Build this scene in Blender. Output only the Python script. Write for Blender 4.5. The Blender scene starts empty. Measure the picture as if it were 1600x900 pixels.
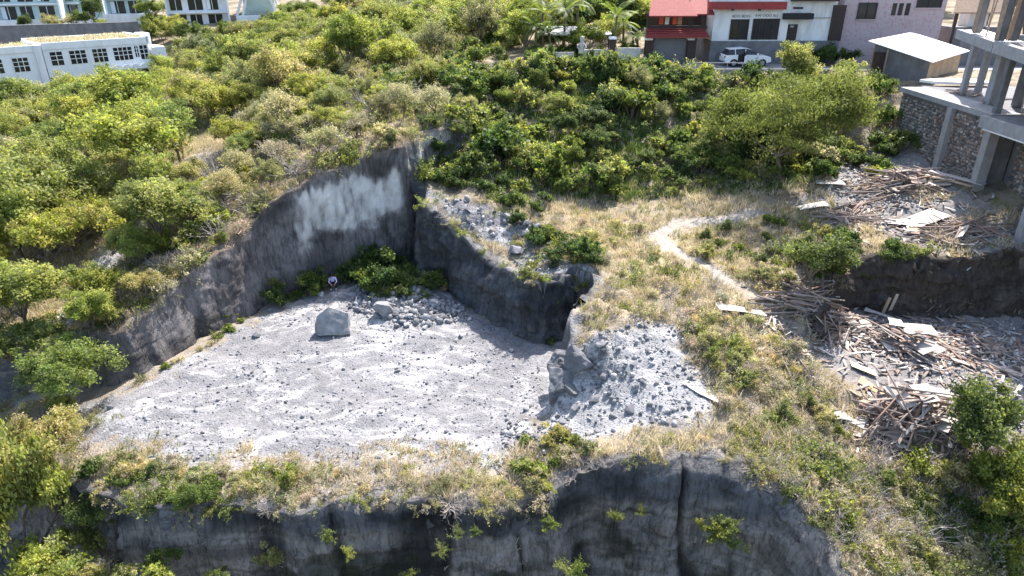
import bpy, math, random
import numpy as np
from mathutils import Vector, Matrix, Euler

random.seed(7)
rng = np.random.default_rng(7)
scene = bpy.context.scene
COL = scene.collection
R = math.radians
PI = math.pi

# ------------------------------------------------------------------ camera, sky, sun, exposure
CAM_Z = 20.0                      # drone height above the quarry floor (z = 0), metres
PITCH = R(25.0)
FOC = 1067.0 / 1600.0             # focal length over image width
cam_data = bpy.data.cameras.new('camera')
cam_data.sensor_width = 36.0
cam_data.lens = 36.0 * FOC
cam_data.clip_end = 3000.0
cam = bpy.data.objects.new('camera', cam_data)
COL.objects.link(cam)
cam.location = (0, 0, CAM_Z)
cam.rotation_euler = (R(90) - PITCH, 0, 0)
scene.camera = cam

SUN_EL = R(52.0)
SUN_H = Vector((0.45, 0.893)).normalized()       # horizontal direction towards the sun
sun_dir = Vector((SUN_H.x * math.cos(SUN_EL), SUN_H.y * math.cos(SUN_EL), math.sin(SUN_EL)))
world = bpy.data.worlds.new('World')
scene.world = world
world.use_nodes = True
wn = world.node_tree
for n in list(wn.nodes): wn.nodes.remove(n)
sky = wn.nodes.new('ShaderNodeTexSky'); sky.sky_type = 'NISHITA'; sky.sun_disc = False
sky.sun_elevation = SUN_EL
sky.sun_rotation = math.atan2(SUN_H.x, SUN_H.y)
sky.air_density = 1.1; sky.dust_density = 2.0
bgn = wn.nodes.new('ShaderNodeBackground'); bgn.inputs['Strength'].default_value = 0.15
wo = wn.nodes.new('ShaderNodeOutputWorld')
wn.links.new(sky.outputs[0], bgn.inputs[0]); wn.links.new(bgn.outputs[0], wo.inputs[0])
sl = bpy.data.lights.new('sun', 'SUN'); sl.energy = 4.6; sl.angle = R(0.53); sl.color = (1.0, 0.955, 0.90)
so = bpy.data.objects.new('sun', sl); COL.objects.link(so)
so.rotation_euler = (-sun_dir).to_track_quat('-Z', 'Y').to_euler()
scene.view_settings.view_transform = 'Standard'
scene.view_settings.look = 'None'
scene.view_settings.gamma = 1.0
scene.view_settings.use_curve_mapping = False
scene.view_settings.exposure = 1.38
scene.cycles.max_bounces = 6
scene.cycles.diffuse_bounces = 3
scene.cycles.transmission_bounces = 4
scene.cycles.transparent_max_bounces = 6
scene.cycles.sample_clamp_indirect = 6.0

# ------------------------------------------------------------------ measuring: photograph (1600 x 900) to the place
CP, SP = math.cos(PITCH), math.sin(PITCH)
def ray(u, v):
    s = (450.0 - v) / 1067.0
    return np.array([(u - 800.0) / 1067.0, CP + SP * s, -SP + CP * s])
def Wz(u, v, z):                  # point of a sight line at height z
    r = ray(u, v); t = (z - CAM_Z) / r[2]
    return (r[0] * t, r[1] * t, z)
def Wy(u, v, y):                  # point of a sight line at distance y
    r = ray(u, v); t = y / r[1]
    return (r[0] * t, y, CAM_Z + r[2] * t)

# ------------------------------------------------------------------ noise
def _hash(ix, iy, iz, seed):
    h = (ix * 374761393 + iy * 668265263 + iz * 2147483647 + seed * 1274126177).astype(np.int64) & 0xffffffff
    h = ((h ^ (h >> 13)) * 1274126177) & 0xffffffff
    h = ((h ^ (h >> 16)) * 2246822519) & 0xffffffff
    return ((h ^ (h >> 15)) & 0xffff) / 65535.0
def noise3(x, y, z, seed=0):
    x = np.asarray(x, float); y = np.asarray(y, float) + 0 * x; z = np.asarray(z, float) + 0 * x
    fx, fy, fz = np.floor(x), np.floor(y), np.floor(z)
    ix, iy, iz = fx.astype(np.int64), fy.astype(np.int64), fz.astype(np.int64)
    a, b, c = x - fx, y - fy, z - fz
    a = a * a * (3 - 2 * a); b = b * b * (3 - 2 * b); c = c * c * (3 - 2 * c)
    o = 0
    for dx in (0, 1):
        for dy in (0, 1):
            for dz in (0, 1):
                w = (a if dx else 1 - a) * (b if dy else 1 - b) * (c if dz else 1 - c)
                o = o + w * _hash(ix + dx, iy + dy, iz + dz, seed)
    return o * 2 - 1
def fbm(x, y, z=0.0, octaves=4, seed=0, gain=0.5):
    o = 0; a = 1.0; t = 0
    x = np.asarray(x, float); y = np.asarray(y, float); z = np.asarray(z, float)
    for k in range(octaves):
        o = o + a * noise3(x * 2**k, y * 2**k, z * 2**k, seed + k * 17); t += a; a *= gain
    return o / t
def sstep(a, b, x):
    t = np.clip((x - a) / (b - a), 0, 1); return t * t * (3 - 2 * t)

# ------------------------------------------------------------------ terrain surfaces
class Surf:
    """smooth surface through control points (x, y, z)"""
    def __init__(self, pts):
        p = np.array(pts, float); self.p = p[:, :2]; n = len(p)
        D = np.linalg.norm(self.p[:, None] - self.p[None], axis=2)
        A = np.zeros((n + 1, n + 1)); A[:n, :n] = -D - 0.15 * np.eye(n); A[:n, n] = 1; A[n, :n] = 1
        b = np.zeros(n + 1); b[:n] = p[:, 2]
        s = np.linalg.solve(A, b); self.w = s[:n]; self.c = s[n]
    def __call__(self, x, y):
        x = np.asarray(x, float); y = np.asarray(y, float); o = np.full(x.shape, self.c)
        for (px, py), w in zip(self.p, self.w):
            o = o - w * np.hypot(x - px, y - py)
        return o
def C(*l): return [Wz(u, v, z) for u, v, z in l]

REAR = [(-10, 66, 10.2), (-3, 68, 10.8), (-14, 78, 9.5), (-5, 82, 11), (-20, 95, 8.5), (-5, 100, 11.5), (-30, 82, 6.5), (-40, 95, 4.5),
        (-48, 80, 3.5), (-60, 100, 0.8), (-72, 108, 0.0), (-58, 118, 1.0), (-80, 125, 1.5), (-62, 132, 7.0), (-45, 120, 5.0), (-75, 138, 7.5), (-100, 120, 3.0),
        (-50, 140, 8.2), (-75, 150, 9.0), (-30, 125, 9.0), (-30, 150, 12.0), (0, 130, 13.5), (0, 160, 16.0), (-60, 175, 13.5), (-100, 170, 13),
        (20, 120, 14.0), (40, 120, 14.5), (80, 120, 15.0), (60, 170, 19), (0, 200, 20), (-80, 220, 19), (-160, 200, 18), (160, 200, 20),
        (-180, 110, 4.0), (0, 300, 28), (-200, 300, 28), (200, 300, 28), (100, 90, 13), (180, 100, 14)]
surf_L = Surf(C((235, 510, 2.9), (300, 455, 3.7), (400, 365, 5.2), (480, 290, 7.5), (560, 250, 8.4), (640, 222, 9.2), (690, 214, 9.4),
                (200, 515, 2.6), (150, 560, 1.7), (80, 520, 1.7), (150, 420, 2.8), (0, 520, 1.0), (230, 400, 3.8), (300, 330, 4.9), (330, 270, 6.3), (310, 240, 6.8),
                (400, 240, 7.0), (500, 200, 8.6), (600, 180, 9.6), (100, 330, 3.2), (0, 400, 1.8), (220, 260, 4.5), (-100, 420, 1.0), (-200, 560, -1), (60, 220, 3.0), (720, 180, 9.8))
              + REAR)
surf_P = Surf(C((235, 580, 0), (400, 485, 0.1), (560, 430, .5), (640, 430, .7), (720, 470, .2), (840, 545, 0), (600, 600, 0.05), (400, 650, 0), (250, 700, 0), (170, 650, 0),
                (600, 790, .1), (800, 800, .1), (300, 800, 0), (160, 790, -.2), (140, 610, -.9), (60, 640, -1.2), (60, 760, -1.5), (-60, 700, -2.2), (-200, 640, -3), (830, 660, .1), (500, 480, .25),
                (850, 770, .2), (-300, 900, -4), (100, 590, -1.0), (660, 450, 1.0), (600, 455, .7)))
surf_B = Surf(C((650, 365, 5.0), (650, 318, 6.0), (720, 382, 4.0), (720, 328, 5.6), (690, 375, 4.2), (775, 400, 3.7), (790, 345, 5.0), (815, 430, 3.6), (842, 456, 3.4), (892, 450, 3.6), (904, 484, 3.4), (906, 512, 3.1), (890, 532, 2.7),
                (875, 555, 2.3), (930, 545, 2.9), (1000, 600, 2.2), (940, 600, 1.7), (960, 650, 1.3), (880, 650, .6), (880, 690, .4), (900, 720, .7), (1080, 680, 1.8), (1000, 715, 1.6), (1150, 730, 1.6),
                (1020, 365, 4.3), (900, 345, 4.7), (960, 335, 4.7), (900, 400, 4.2), (1000, 430, 3.9), (1000, 480, 3.6), (1100, 500, 3.3), (1060, 540, 2.9), (1130, 435, 3.7), (1200, 420, 4.0), (1250, 540, 2.4), (1330, 590, 1.6),
                (1180, 560, 2.8), (1180, 640, 2.0), (1280, 640, 1.2), (1260, 720, 1.0), (1350, 700, .4), (1330, 650, .8), (1400, 760, -.4), (1450, 850, -1.5), (1580, 870, -2.2), (1600, 760, -.6), (1530, 720, .2),
                (1300, 340, 5.0), (1200, 330, 4.8), (1330, 250, 6.3), (1400, 285, 6.5), (1460, 262, 6.8), (1505, 296, 6.7), (1560, 340, 6.0), (1575, 385, 5.4), (1450, 350, 5.4), (1400, 395, 5.0),
                (1340, 420, 4.5), (1450, 400, 4.9), (1600, 402, 5.0), (1750, 410, 5.2), (1300, 430, 4.2), (1260, 470, 3.4), (1310, 490, 2.7), (1700, 900, -3))
              + [(-4, 53, 7.4), (5, 52, 6.4), (15, 52, 6.6), (22, 52, 7), (-4, 58, 9.3), (5, 57, 8.6), (15, 57, 8.8), (24, 57, 8.6), (0, 62, 10.7), (10, 62, 10.7), (20, 62, 10.8), (28, 62, 10.6), (34, 57, 10.5),
                 (0, 65, 11.5), (12, 65, 11.5), (24, 65, 11.5), (34, 65, 11.5), (2, 69, 11.6), (14, 69, 11.6), (26, 69, 11.6), (40, 69, 11.6), (36, 60, 11.4), (50, 60, 11.5), (40, 50, 10.9), (60, 50, 11.2), (60, 69, 11.8), (14, 80, 11.7), (28, 80, 11.7), (45, 80, 11.8), (5, 80, 11.6),
                 (45, 40, 10.5), (45, 25, 2), (70, 30, 5)]
              + REAR)
surf_Y = Surf(C((1335, 475, 1.9), (1400, 500, 1.5), (1600, 500, 1.6), (1900, 520, 2.2), (1450, 600, 1.3), (1600, 620, 1.2), (1380, 560, 1.5), (1350, 600, 1.5), (1300, 560, 1.9), (1500, 660, .9), (1600, 720, .6), (1900, 900, -1)))
surf_F = Surf(C((100, 900, -6), (400, 900, -5.5), (800, 900, -6), (1150, 880, -5.5), (1330, 900, -5)) + [(0, 0, -8), (-40, 5, -7.5), (40, 5, -7), (-30, 18, -7), (30, 12, -6.5), (-60, 15, -6)])

def XY(l): return np.array([Wz(u, v, z)[:2] for u, v, z in l])
# wall lines, measured along their foot
LINE_L = XY([(140, 598, -.6), (175, 600, -.4), (205, 594, -.2), (222, 586, 0), (238, 578, 0), (265, 560, 0), (300, 540, 0), (350, 512, 0), (400, 482, .1), (435, 465, .1), (470, 452, .3), (520, 438, .4), (570, 424, .5), (620, 410, .8), (655, 402, 1.0)])
LINE_L = np.vstack([[[-42, 29.5], [-33, 30.0]], LINE_L, [[-5.9, 48.6], [-4.4, 50.2], [-3.0, 51.5]]])
POLY_L = np.vstack([LINE_L, [[-2.4, 56], [-4, 64], [-8, 76], [-8, 400], [-400, 400], [-400, 29.5]]])
LINE_PR = XY([(640, 430, .8), (680, 448, .5), (720, 470, .2), (760, 495, .1), (800, 518, 0), (825, 534, 0), (850, 541, 0), (880, 530, 0), (906, 520, 0), (904, 540, 0), (885, 552, 0), (868, 560, 0), (864, 577, 0), (862, 598, 0), (856, 616, 0), (842, 632, .1)])
LINE_F = XY([(-60, 740, -2.2), (40, 770, -1.6), (120, 790, -.6), (180, 812, -.2), (250, 815, 0), (320, 810, 0), (390, 818, 0), (450, 820, 0.1), (500, 806, .1), (550, 798, .1), (610, 798, .1), (660, 806, .1), (700, 812, .1), (745, 808, .1), (785, 818, .1),
             (840, 803, .3), (872, 782, .5), (892, 758, .8), (925, 738, 1.2), (965, 728, 1.5), (1005, 728, 1.6), (1050, 740, 1.6), (1090, 732, 1.6), (1135, 733, 1.6), (1180, 742, 1.6), (1212, 768, 1.3), (1245, 815, .6), (1285, 880, -.2), (1330, 960, -1)])
POLY_P = np.vstack([LINE_PR, XY([(835, 650, .1), (815, 700, .2), (840, 760, .3)]), LINE_F[14:16][::-1] + [0, -1], [[0, 10], [-60, 10], [-60, 29.5]], LINE_L[0:-3], ])
POLY_F = np.vstack([[[-400, LINE_F[0, 1]]], LINE_F, [[15, 10], [14, -60], [-400, -60]]])
LINE_Y = XY([(1262, 548, 2.1), (1285, 525, 2.2), (1310, 495, 2.2), (1332, 478, 1.9), (1370, 486, 1.6), (1420, 494, 1.5), (1480, 497, 1.5), (1540, 494, 1.5), (1600, 496, 1.6), (1750, 505, 1.8)])
POLY_Y = np.vstack([LINE_Y, [[60, 30], [60, 10]], XY([(1600, 740, .5), (1500, 690, .7), (1420, 640, 1.1), (1350, 610, 1.4), (1300, 580, 1.8)])])

def sdist(poly, x, y):
    """signed distance to a closed polygon, positive inside"""
    x = np.asarray(x, float); y = np.asarray(y, float)
    d = np.full(x.shape, 1e9); ins = np.zeros(x.shape, bool); n = len(poly)
    for i in range(n):
        ax, ay = poly[i]; bx, by = poly[(i + 1) % n]
        ex, ey = bx - ax, by - ay; L = ex * ex + ey * ey + 1e-12
        t = np.clip(((x - ax) * ex + (y - ay) * ey) / L, 0, 1)
        d = np.minimum(d, np.hypot(x - ax - t * ex, y - ay - t * ey))
        c = ((ay > y) != (by > y)) & (x < (bx - ax) * (y - ay) / (by - ay + 1e-12) + ax)
        ins ^= c
    return np.where(ins, d, -d)
BAT = 0.9                          # run of a quarry wall from foot to rim
def low_mix(hi, lo, sd):           # sd > 0 on the low ground
    f = np.clip(-sd / BAT, 0, 1) ** 2
    return lo + (hi - lo) * f
def H0(x, y):
    x = np.asarray(x, float); y = np.asarray(y, float)
    wx = x + 0.25 * noise3(x * .9, y * .9, 3.3, 5); wy = y + 0.25 * noise3(x * .9, y * .9, 9.1, 6)
    b = surf_B(x, y)
    sl = sdist(POLY_L, wx, wy)
    l = surf_L(x, y)
    f = np.clip(sl / BAT, 0, 1) ** 2
    z = b + (l - b) * f
    z = low_mix(z, surf_P(x, y), sdist(POLY_P, wx, wy))
    z = low_mix(z, surf_Y(x, y), sdist(POLY_Y, wx, wy))
    z = low_mix(z, surf_F(x, y), sdist(POLY_F, wx, wy))
    return z
def H(x, y):
    z = H0(x, y)
    inp = sstep(-.5, 1.5, sdist(POLY_P, x, y))
    rough = (0.30 * fbm(x * .35, y * .35, 1.0, 3, 11) + 0.16 * fbm(x * 1.3, y * 1.3, 2.0, 3, 12)) * (1 - .8 * inp)
    fine = 0.07 * fbm(x * 2.3, y * 2.3, 4.0, 3, 13) + inp * 0.05 * fbm(x * .8 + y * .3, y * 2.2, 4.0, 3, 15)
    flat = sstep(64.2, 65.5, y) * sstep(1, 4, x) * (1 - sstep(82, 86, y))        # street and house plots are level
    mound = 0.35 * np.exp(-((x + 3.0) ** 2 / 9 + (y - 42.5) ** 2 / 4)) * inp       # rubble fan at the back of the floor
    lump = inp * sstep(20.5, 24, y) * (.16 * np.abs(fbm(x * .45 + .3 * y, y * .7, 6.0, 3, 16)) + .13 * fbm(x * .22, y * .5, 7.0, 2, 17))   # scraped ridges of the floor
    mk = np.exp(-(((x - 4.6) / 2.4) ** 2 + ((y - 31.3) / 3.2) ** 2))                                             # broken outcrop right of the floor
    q = fbm(x * .75, y * .75, 8.0, 3, 18); outc = mk * (1 - inp) * (.55 * np.abs(q) * 2 + .45 * np.floor(q * 5 + .5) / 4 + .5 * np.abs(fbm(x * 2.2, y * 2.2, 1.0, 4, 19, .6)) - .1)
    rough = rough + lump + outc
    return (z + rough + fine) * (1 - flat) + flat * 11.55 + mound
def h1(x, y): return float(H(np.array([x]), np.array([y]))[0])
def G(u, v):
    """where a sight line meets the ground"""
    r = ray(u, v); t = np.arange(14, 260, .12)
    x, y, z = r[0] * t, r[1] * t, CAM_Z + r[2] * t
    k = np.argmax(z < H(x, y))
    return (float(x[k]), float(y[k]), h1(x[k], y[k]))

# ------------------------------------------------------------------ mesh helpers
def link(o, parent=None):
    COL.objects.link(o)
    if parent is not None: o.parent = parent
    return o
def np_mesh(name, V, F, cols=None, smooth=False, uv=None):
    """V (n,3), F (m,3) or (m,4) index arrays, cols (n,3)"""
    V = np.asarray(V, np.float32); F = np.asarray(F, np.int32); k = F.shape[1]
    me = bpy.data.meshes.new(name)
    me.vertices.add(len(V)); me.vertices.foreach_set('co', V.ravel())
    me.loops.add(F.size); me.loops.foreach_set('vertex_index', F.ravel())
    me.polygons.add(len(F)); me.polygons.foreach_set('loop_start', np.arange(len(F), dtype=np.int32) * k)
    me.polygons.foreach_set('loop_total', np.full(len(F), k, np.int32))
    if smooth: me.polygons.foreach_set('use_smooth', np.ones(len(F), bool))
    if cols is not None:
        a = me.color_attributes.new('Col', 'FLOAT_COLOR', 'POINT')
        c = np.ones((len(V), 4), np.float32); c[:, :3] = cols; a.data.foreach_set('color', c.ravel())
    me.update(calc_edges=True)
    return me
def tag(o, label=None, cat=None, group=None, kind=None):
    if label: o['label'] = label
    if cat: o['category'] = cat
    if group: o['group'] = group
    if kind: o['kind'] = kind
    return o
def thing(name, label, cat, loc=(0, 0, 0), rotz=0.0, group=None):
    o = bpy.data.objects.new(name, None); o.empty_display_size = .3
    link(o); o.location = loc; o.rotation_euler = (0, 0, rotz)
    return tag(o, label, cat, group)
class MB:
    """collects shapes of one part"""
    def __init__(s): s.v = []; s.f = []
    def add(s, v, f):
        n = len(s.v); s.v += [tuple(p) for p in v]; s.f += [tuple(i + n for i in q) for q in f]; return s
    def box(s, x0, x1, y0, y1, z0, z1, b=0.0):
        if b > 0:                                     # chamfered along the vertical and top edges
            v = []
            for z, i in ((z0, 0), (z1 - b, 0), (z1, b)):
                v += [(x0 + i, y0 + b, z), (x0 + b, y0 + i, z), (x1 - b, y0 + i, z), (x1 - i, y0 + b, z), (x1 - i, y1 - b, z), (x1 - b, y1 - i, z), (x0 + b, y1 - i, z), (x0 + i, y1 - b, z)]
            f = [tuple(range(7, -1, -1)), tuple(range(16, 24))]
            for r in (0, 8):
                f += [(r + i, r + (i + 1) % 8, r + 8 + (i + 1) % 8, r + 8 + i) for i in range(8)]
            return s.add(v, f)
        v = [(x0, y0, z0), (x1, y0, z0), (x1, y1, z0), (x0, y1, z0), (x0, y0, z1), (x1, y0, z1), (x1, y1, z1), (x0, y1, z1)]
        return s.add(v, [(3, 2, 1, 0), (4, 5, 6, 7), (0, 1, 5, 4), (1, 2, 6, 5), (2, 3, 7, 6), (3, 0, 4, 7)])
    def tube(s, pts, rad, n=6, cap=True):
        pts = [Vector(p) for p in pts]; v = []; f = []
        for i, p in enumerate(pts):
            d = (pts[min(i + 1, len(pts) - 1)] - pts[max(i - 1, 0)]).normalized()
            a = d.cross(Vector((0, 0, 1))) if abs(d.z) < .95 else d.cross(Vector((1, 0, 0)))
            a.normalize(); b = d.cross(a); r = rad[i] if hasattr(rad, '__len__') else rad
            v += [p + (a * math.cos(2 * PI * k / n) + b * math.sin(2 * PI * k / n)) * r for k in range(n)]
        for i in range(len(pts) - 1):
            f += [(i * n + k, i * n + (k + 1) % n, (i + 1) * n + (k + 1) % n, (i + 1) * n + k) for k in range(n)]
        if cap: f += [tuple(range(n - 1, -1, -1)), tuple(range((len(pts) - 1) * n, len(pts) * n))]
        return s.add(v, f)
    def prism(s, poly, a0, a1, axis='y'):
        """polygon (p, q) pushed along an axis: y -> (x, z), x -> (y, z), z -> (x, y)"""
        n = len(poly); mk = {'y': lambda p, q, a: (p, a, q), 'x': lambda p, q, a: (a, p, q), 'z': lambda p, q, a: (p, q, a)}[axis]
        v = [mk(p, q, a0) for p, q in poly] + [mk(p, q, a1) for p, q in poly]
        f = [tuple(range(n - 1, -1, -1)), tuple(range(n, 2 * n))] + [(i, (i + 1) % n, n + (i + 1) % n, n + i) for i in range(n)]
        return s.add(v, f)
    def mesh(s, name, mat=None, smooth=False):
        me = bpy.data.meshes.new(name); me.from_pydata(s.v, [], s.f); me.update()
        import bmesh
        bm = bmesh.new(); bm.from_mesh(me); bmesh.ops.recalc_face_normals(bm, faces=bm.faces); bm.to_mesh(me); bm.free()
        if smooth: me.polygons.foreach_set('use_smooth', np.ones(len(me.polygons), bool))
        if mat: me.materials.append(mat)
        return me
    def build(s, name, mat, parent=None, smooth=False):
        return link(bpy.data.objects.new(name, s.mesh(name, mat, smooth)), parent)
def bx(name, mat, parent, *a, b=0.0): return MB().box(*a, b=b).build(name, mat, parent)

# ------------------------------------------------------------------ materials
class Nodes:
    def __init__(s, name):
        s.m = bpy.data.materials.new(name); s.m.use_nodes = True; s.t = s.m.node_tree
        for n in list(s.t.nodes): s.t.nodes.remove(n)
        s.out = s.n('ShaderNodeOutputMaterial')
    def n(s, typ, **kw):
        n = s.t.nodes.new(typ)
        for k, v in kw.items():
            if k.startswith('_'): n.inputs[k[1:].replace('_', ' ')].default_value = v
            else: setattr(n, k, v)
        return n
    def l(s, a, b): s.t.links.new(a, b)
    def pos(s): return s.n('ShaderNodeNewGeometry').outputs['Position']
    def objc(s): return s.n('ShaderNodeTexCoord').outputs['Object']
    def mapv(s, vec, scale):
        m = s.n('ShaderNodeMapping'); m.inputs['Scale'].default_value = scale; s.l(vec, m.inputs['Vector']); return m.outputs[0]
    def noise(s, vec, scale=1.0, detail=4.0, rough=.6, dist=0.0):
        n = s.n('ShaderNodeTexNoise'); n.inputs['Scale'].default_value = scale; n.inputs['Detail'].default_value = detail
        n.inputs['Roughness'].default_value = rough; n.inputs['Distortion'].default_value = dist
        if vec is not None: s.l(vec, n.inputs['Vector'])
        return n.outputs['Fac']
    def ramp(s, fac, *stops):
        r = s.n('ShaderNodeValToRGB'); e = r.color_ramp.elements
        while len(e) < len(stops): e.new(.5)
        for q, (p, c) in zip(e, stops): q.position = p; q.color = (c, c, c, 1) if not hasattr(c, '__len__') else (*c, 1)
        s.l(fac, r.inputs[0]); return r.outputs[0]
    def mix(s, fac, a, b, mode='MIX'):
        m = s.n('ShaderNodeMix', data_type='RGBA', blend_type=mode)
        for sock, val in ((m.inputs[0], fac), (m.inputs[6], a), (m.inputs[7], b)):
            if isinstance(val, (int, float)): sock.default_value = val
            elif hasattr(val, '__len__'): sock.default_value = (*val, 1)
            else: s.l(val, sock)
        return m.outputs[2]
    def math(s, op, a, b=0.5):
        m = s.n('ShaderNodeMath', operation=op)
        for sock, val in ((m.inputs[0], a), (m.inputs[1], b)):
            if isinstance(val, (int, float)): sock.default_value = val
            else: s.l(val, sock)
        return m.outputs[0]
    def attr(s, name='Col'): return s.n('ShaderNodeAttribute', attribute_name=name).outputs['Color']
    def finish(s, col, rough=.9, height=None, strength=.5, dist=.05, metal=0.0, spec=.3):
        b = s.n('ShaderNodeBsdfPrincipled')
        if hasattr(col, '__len__'): b.inputs['Base Color'].default_value = (*col, 1)
        else: s.l(col, b.inputs['Base Color'])
        if isinstance(rough, (int, float)): b.inputs['Roughness'].default_value = rough
        else: s.l(rough, b.inputs['Roughness'])
        b.inputs['Metallic'].default_value = metal; b.inputs['Specular IOR Level'].default_value = spec
        if height is not None:
            bp = s.n('ShaderNodeBump'); bp.inputs['Strength'].default_value = strength; bp.inputs['Distance'].default_value = dist
            s.l(height, bp.inputs['Height']); s.l(bp.outputs[0], b.inputs['Normal'])
        s.l(b.outputs[0], s.out.inputs[0]); s.b = b
        return s.m
def surface(name, col, rough=.85, var=.25, scale=2.0, bump=.2, metal=0.0, spec=.3, dirt=None, dscale=.6):
    """a plain weathered material: base colour with blotches, grain and optional dirt"""
    N = Nodes(name); p = N.objc()
    a = N.noise(p, scale, 5, .65)
    c = N.mix(N.ramp(a, (.3, 0.0), (.7, 1.0)), tuple(x * (1 - var) for x in col), tuple(min(1, x * (1 + var)) for x in col))
    if dirt is not None:
        d = N.noise(N.mapv(p, (dscale * 2, dscale * 2, dscale * .5)), 1.0, 5, .7, .4)
        c = N.mix(N.ramp(d, (.48, 0.0), (.72, .75)), c, dirt)
    return N.finish(c, rough, N.noise(p, scale * 9, 3), bump, .02, metal, spec)
# ------------------------------------------------------------------ ground sheet
def axis(segs):
    o = []
    for a, b, st in segs: o += list(np.arange(a, b, st))
    return np.array(o + [segs[-1][1]])
gx = axis([(-420, -120, 20), (-120, -60, 2.5), (-60, -30, .6), (-30, 34, .17), (34, 60, .6), (60, 120, 2.5), (120, 420, 20)])
gy = axis([(-60, 6, 3), (6, 16, .5), (16, 52, .17), (52, 70, .35), (70, 130, .9), (130, 200, 2.5), (200, 460, 12)])
X, Y = np.meshgrid(gx, gy)
Z = H(X, Y)
nx, ny = len(gx), len(gy)
def H(x, y):                      # from here on heights are read off the sheet itself
    x = np.asarray(x, float); y = np.asarray(y, float)
    i = np.clip(np.searchsorted(gx, x) - 1, 0, nx - 2); j = np.clip(np.searchsorted(gy, y) - 1, 0, ny - 2)
    a = np.clip((x - gx[i]) / (gx[i + 1] - gx[i]), 0, 1); b = np.clip((y - gy[j]) / (gy[j + 1] - gy[j]), 0, 1)
    return (Z[j, i] * (1 - a) + Z[j, i + 1] * a) * (1 - b) + (Z[j + 1, i] * (1 - a) + Z[j + 1, i + 1] * a) * b
idx = np.arange(nx * ny).reshape(ny, nx)
F = np.stack([idx[:-1, :-1], idx[:-1, 1:], idx[1:, 1:], idx[1:, :-1]], -1).reshape(-1, 4)
# what the ground is made of, point by point
def poly_px(l): return np.array([G(u, v)[:2] for u, v in l])
def path_d(pts, x, y):
    d = np.full(np.shape(x), 1e9)
    for (ax, ay), (bx_, by) in zip(pts[:-1], pts[1:]):
        ex, ey = bx_ - ax, by - ay; t = np.clip(((x - ax) * ex + (y - ay) * ey) / (ex * ex + ey * ey + 1e-9), 0, 1)
        d = np.minimum(d, np.hypot(x - ax - t * ex, y - ay - t * ey))
    return d
PATH1 = poly_px([(1190, 335), (1120, 345), (1060, 350), (1025, 368), (1050, 390), (1095, 415), (1135, 437), (1165, 455), (1200, 490), (1240, 520), (1265, 548), (1310, 570), (1350, 590), (1420, 590)])
TRACK = poly_px([(200, 370), (160, 420), (150, 450), (100, 500), (75, 540), (60, 600)])
GRAVEL_R = poly_px([(860, 640), (900, 560), (940, 520), (1000, 500), (1060, 510), (1075, 560), (1120, 610), (1110, 650), (1050, 668), (960, 680), (870, 700), (830, 680)])
DRY_R = poly_px([(860, 350), (960, 340), (1200, 400), (1180, 480), (1220, 540), (1120, 560), (1060, 500), (960, 500), (900, 440)])
def mixc(a, b, t): return a + (np.asarray(b) - a) * t[..., None]
n1 = fbm(X * .5, Y * .5, 0, 4, 31); n2 = fbm(X * 1.7, Y * 1.7, 0, 4, 32); n3 = fbm(X * 4, Y * 4, 0, 2, 33)
col = np.zeros(X.shape + (3,)); col[:] = (.17, .14, .10)                                   # leaf-littered soil
col = mixc(col, (.33, .27, .19), sstep(-.35, .2, n1 + .5 * n2))                              # dry straw soil
sp = sdist(POLY_P, X, Y)
grav = np.array((.225, .22, .227))
g_in = sstep(-.2, .5, sp + .9 * n2) * sstep(19.5, 22.5, Y + 1.2 * n1) * sstep(-25.5, -22, X + 1.5 * n1)
col = mixc(col, grav, g_in)
sg = sdist(GRAVEL_R, X, Y)
col = mixc(col, (.31, .308, .312), sstep(-.5, .6, sg + .9 * n2))
# straw-coloured border of the floor along the front rim and the left foot of the wall
df = path_d(LINE_F, X, Y); dl = path_d(LINE_L, X, Y)
col = mixc(col, (.35, .295, .235), sstep(.35, -.2, df - 2.9 + 1.6 * n2 + 1.2 * n1) * (sp > -1) * .9)
col = mixc(col, (.30, .255, .20), sstep(.7, -.5, dl - 1.1 + 1.5 * n2) * sstep(-10, -13, X) * (sp > 0))
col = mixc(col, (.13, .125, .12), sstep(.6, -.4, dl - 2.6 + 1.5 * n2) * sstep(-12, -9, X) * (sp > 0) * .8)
col = mixc(col, (.37, .30, .205), sstep(-1, 1, sdist(DRY_R, X, Y) + n1) * .8)
dp = path_d(PATH1, X, Y)
col = mixc(col, (.47, .425, .375), sstep(.95, .15, path_d(PATH1[:7], X, Y) + .5 * n2) * .8)
col = mixc(col, (.38, .33, .28), sstep(.9, .2, dp + .5 * n2) * .5)
col = mixc(col, (.43, .40, .38), sstep(1.7, .9, path_d(TRACK, X, Y) + .8 * n2))
sy = sdist(POLY_Y, X, Y)
col = mixc(col, (.27, .245, .235), sstep(-.2, .6, sy + .7 * n2))
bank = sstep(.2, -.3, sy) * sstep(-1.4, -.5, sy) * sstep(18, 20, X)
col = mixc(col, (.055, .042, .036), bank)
sf = sdist(POLY_F, X, Y)
col = mixc(col, (.09, .085, .07), sstep(0, .5, sf))
street = sstep(65.0, 65.3, Y) * sstep(0.5, 1.5, X) * sstep(70.6, 70.2, Y)
col = mixc(col, (.16, .155, .15), street)
heap = np.exp(-((X - Wz(305, 262, 6.6)[0]) ** 2 + ((Y - Wz(305, 262, 6.6)[1]) / 1.4) ** 2) / 9.0)
col = mixc(col, (.36, .34, .345), sstep(.3, .7, heap + .25 * n2))
ROCK_R = poly_px([(650, 325), (700, 312), (760, 322), (830, 345), (900, 380), (930, 450), (880, 470), (830, 455), (790, 390), (700, 362)])
col = mixc(col, (.19, .185, .19), sstep(-.4, .5, sdist(ROCK_R, X, Y) + .6 * n2))
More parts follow.
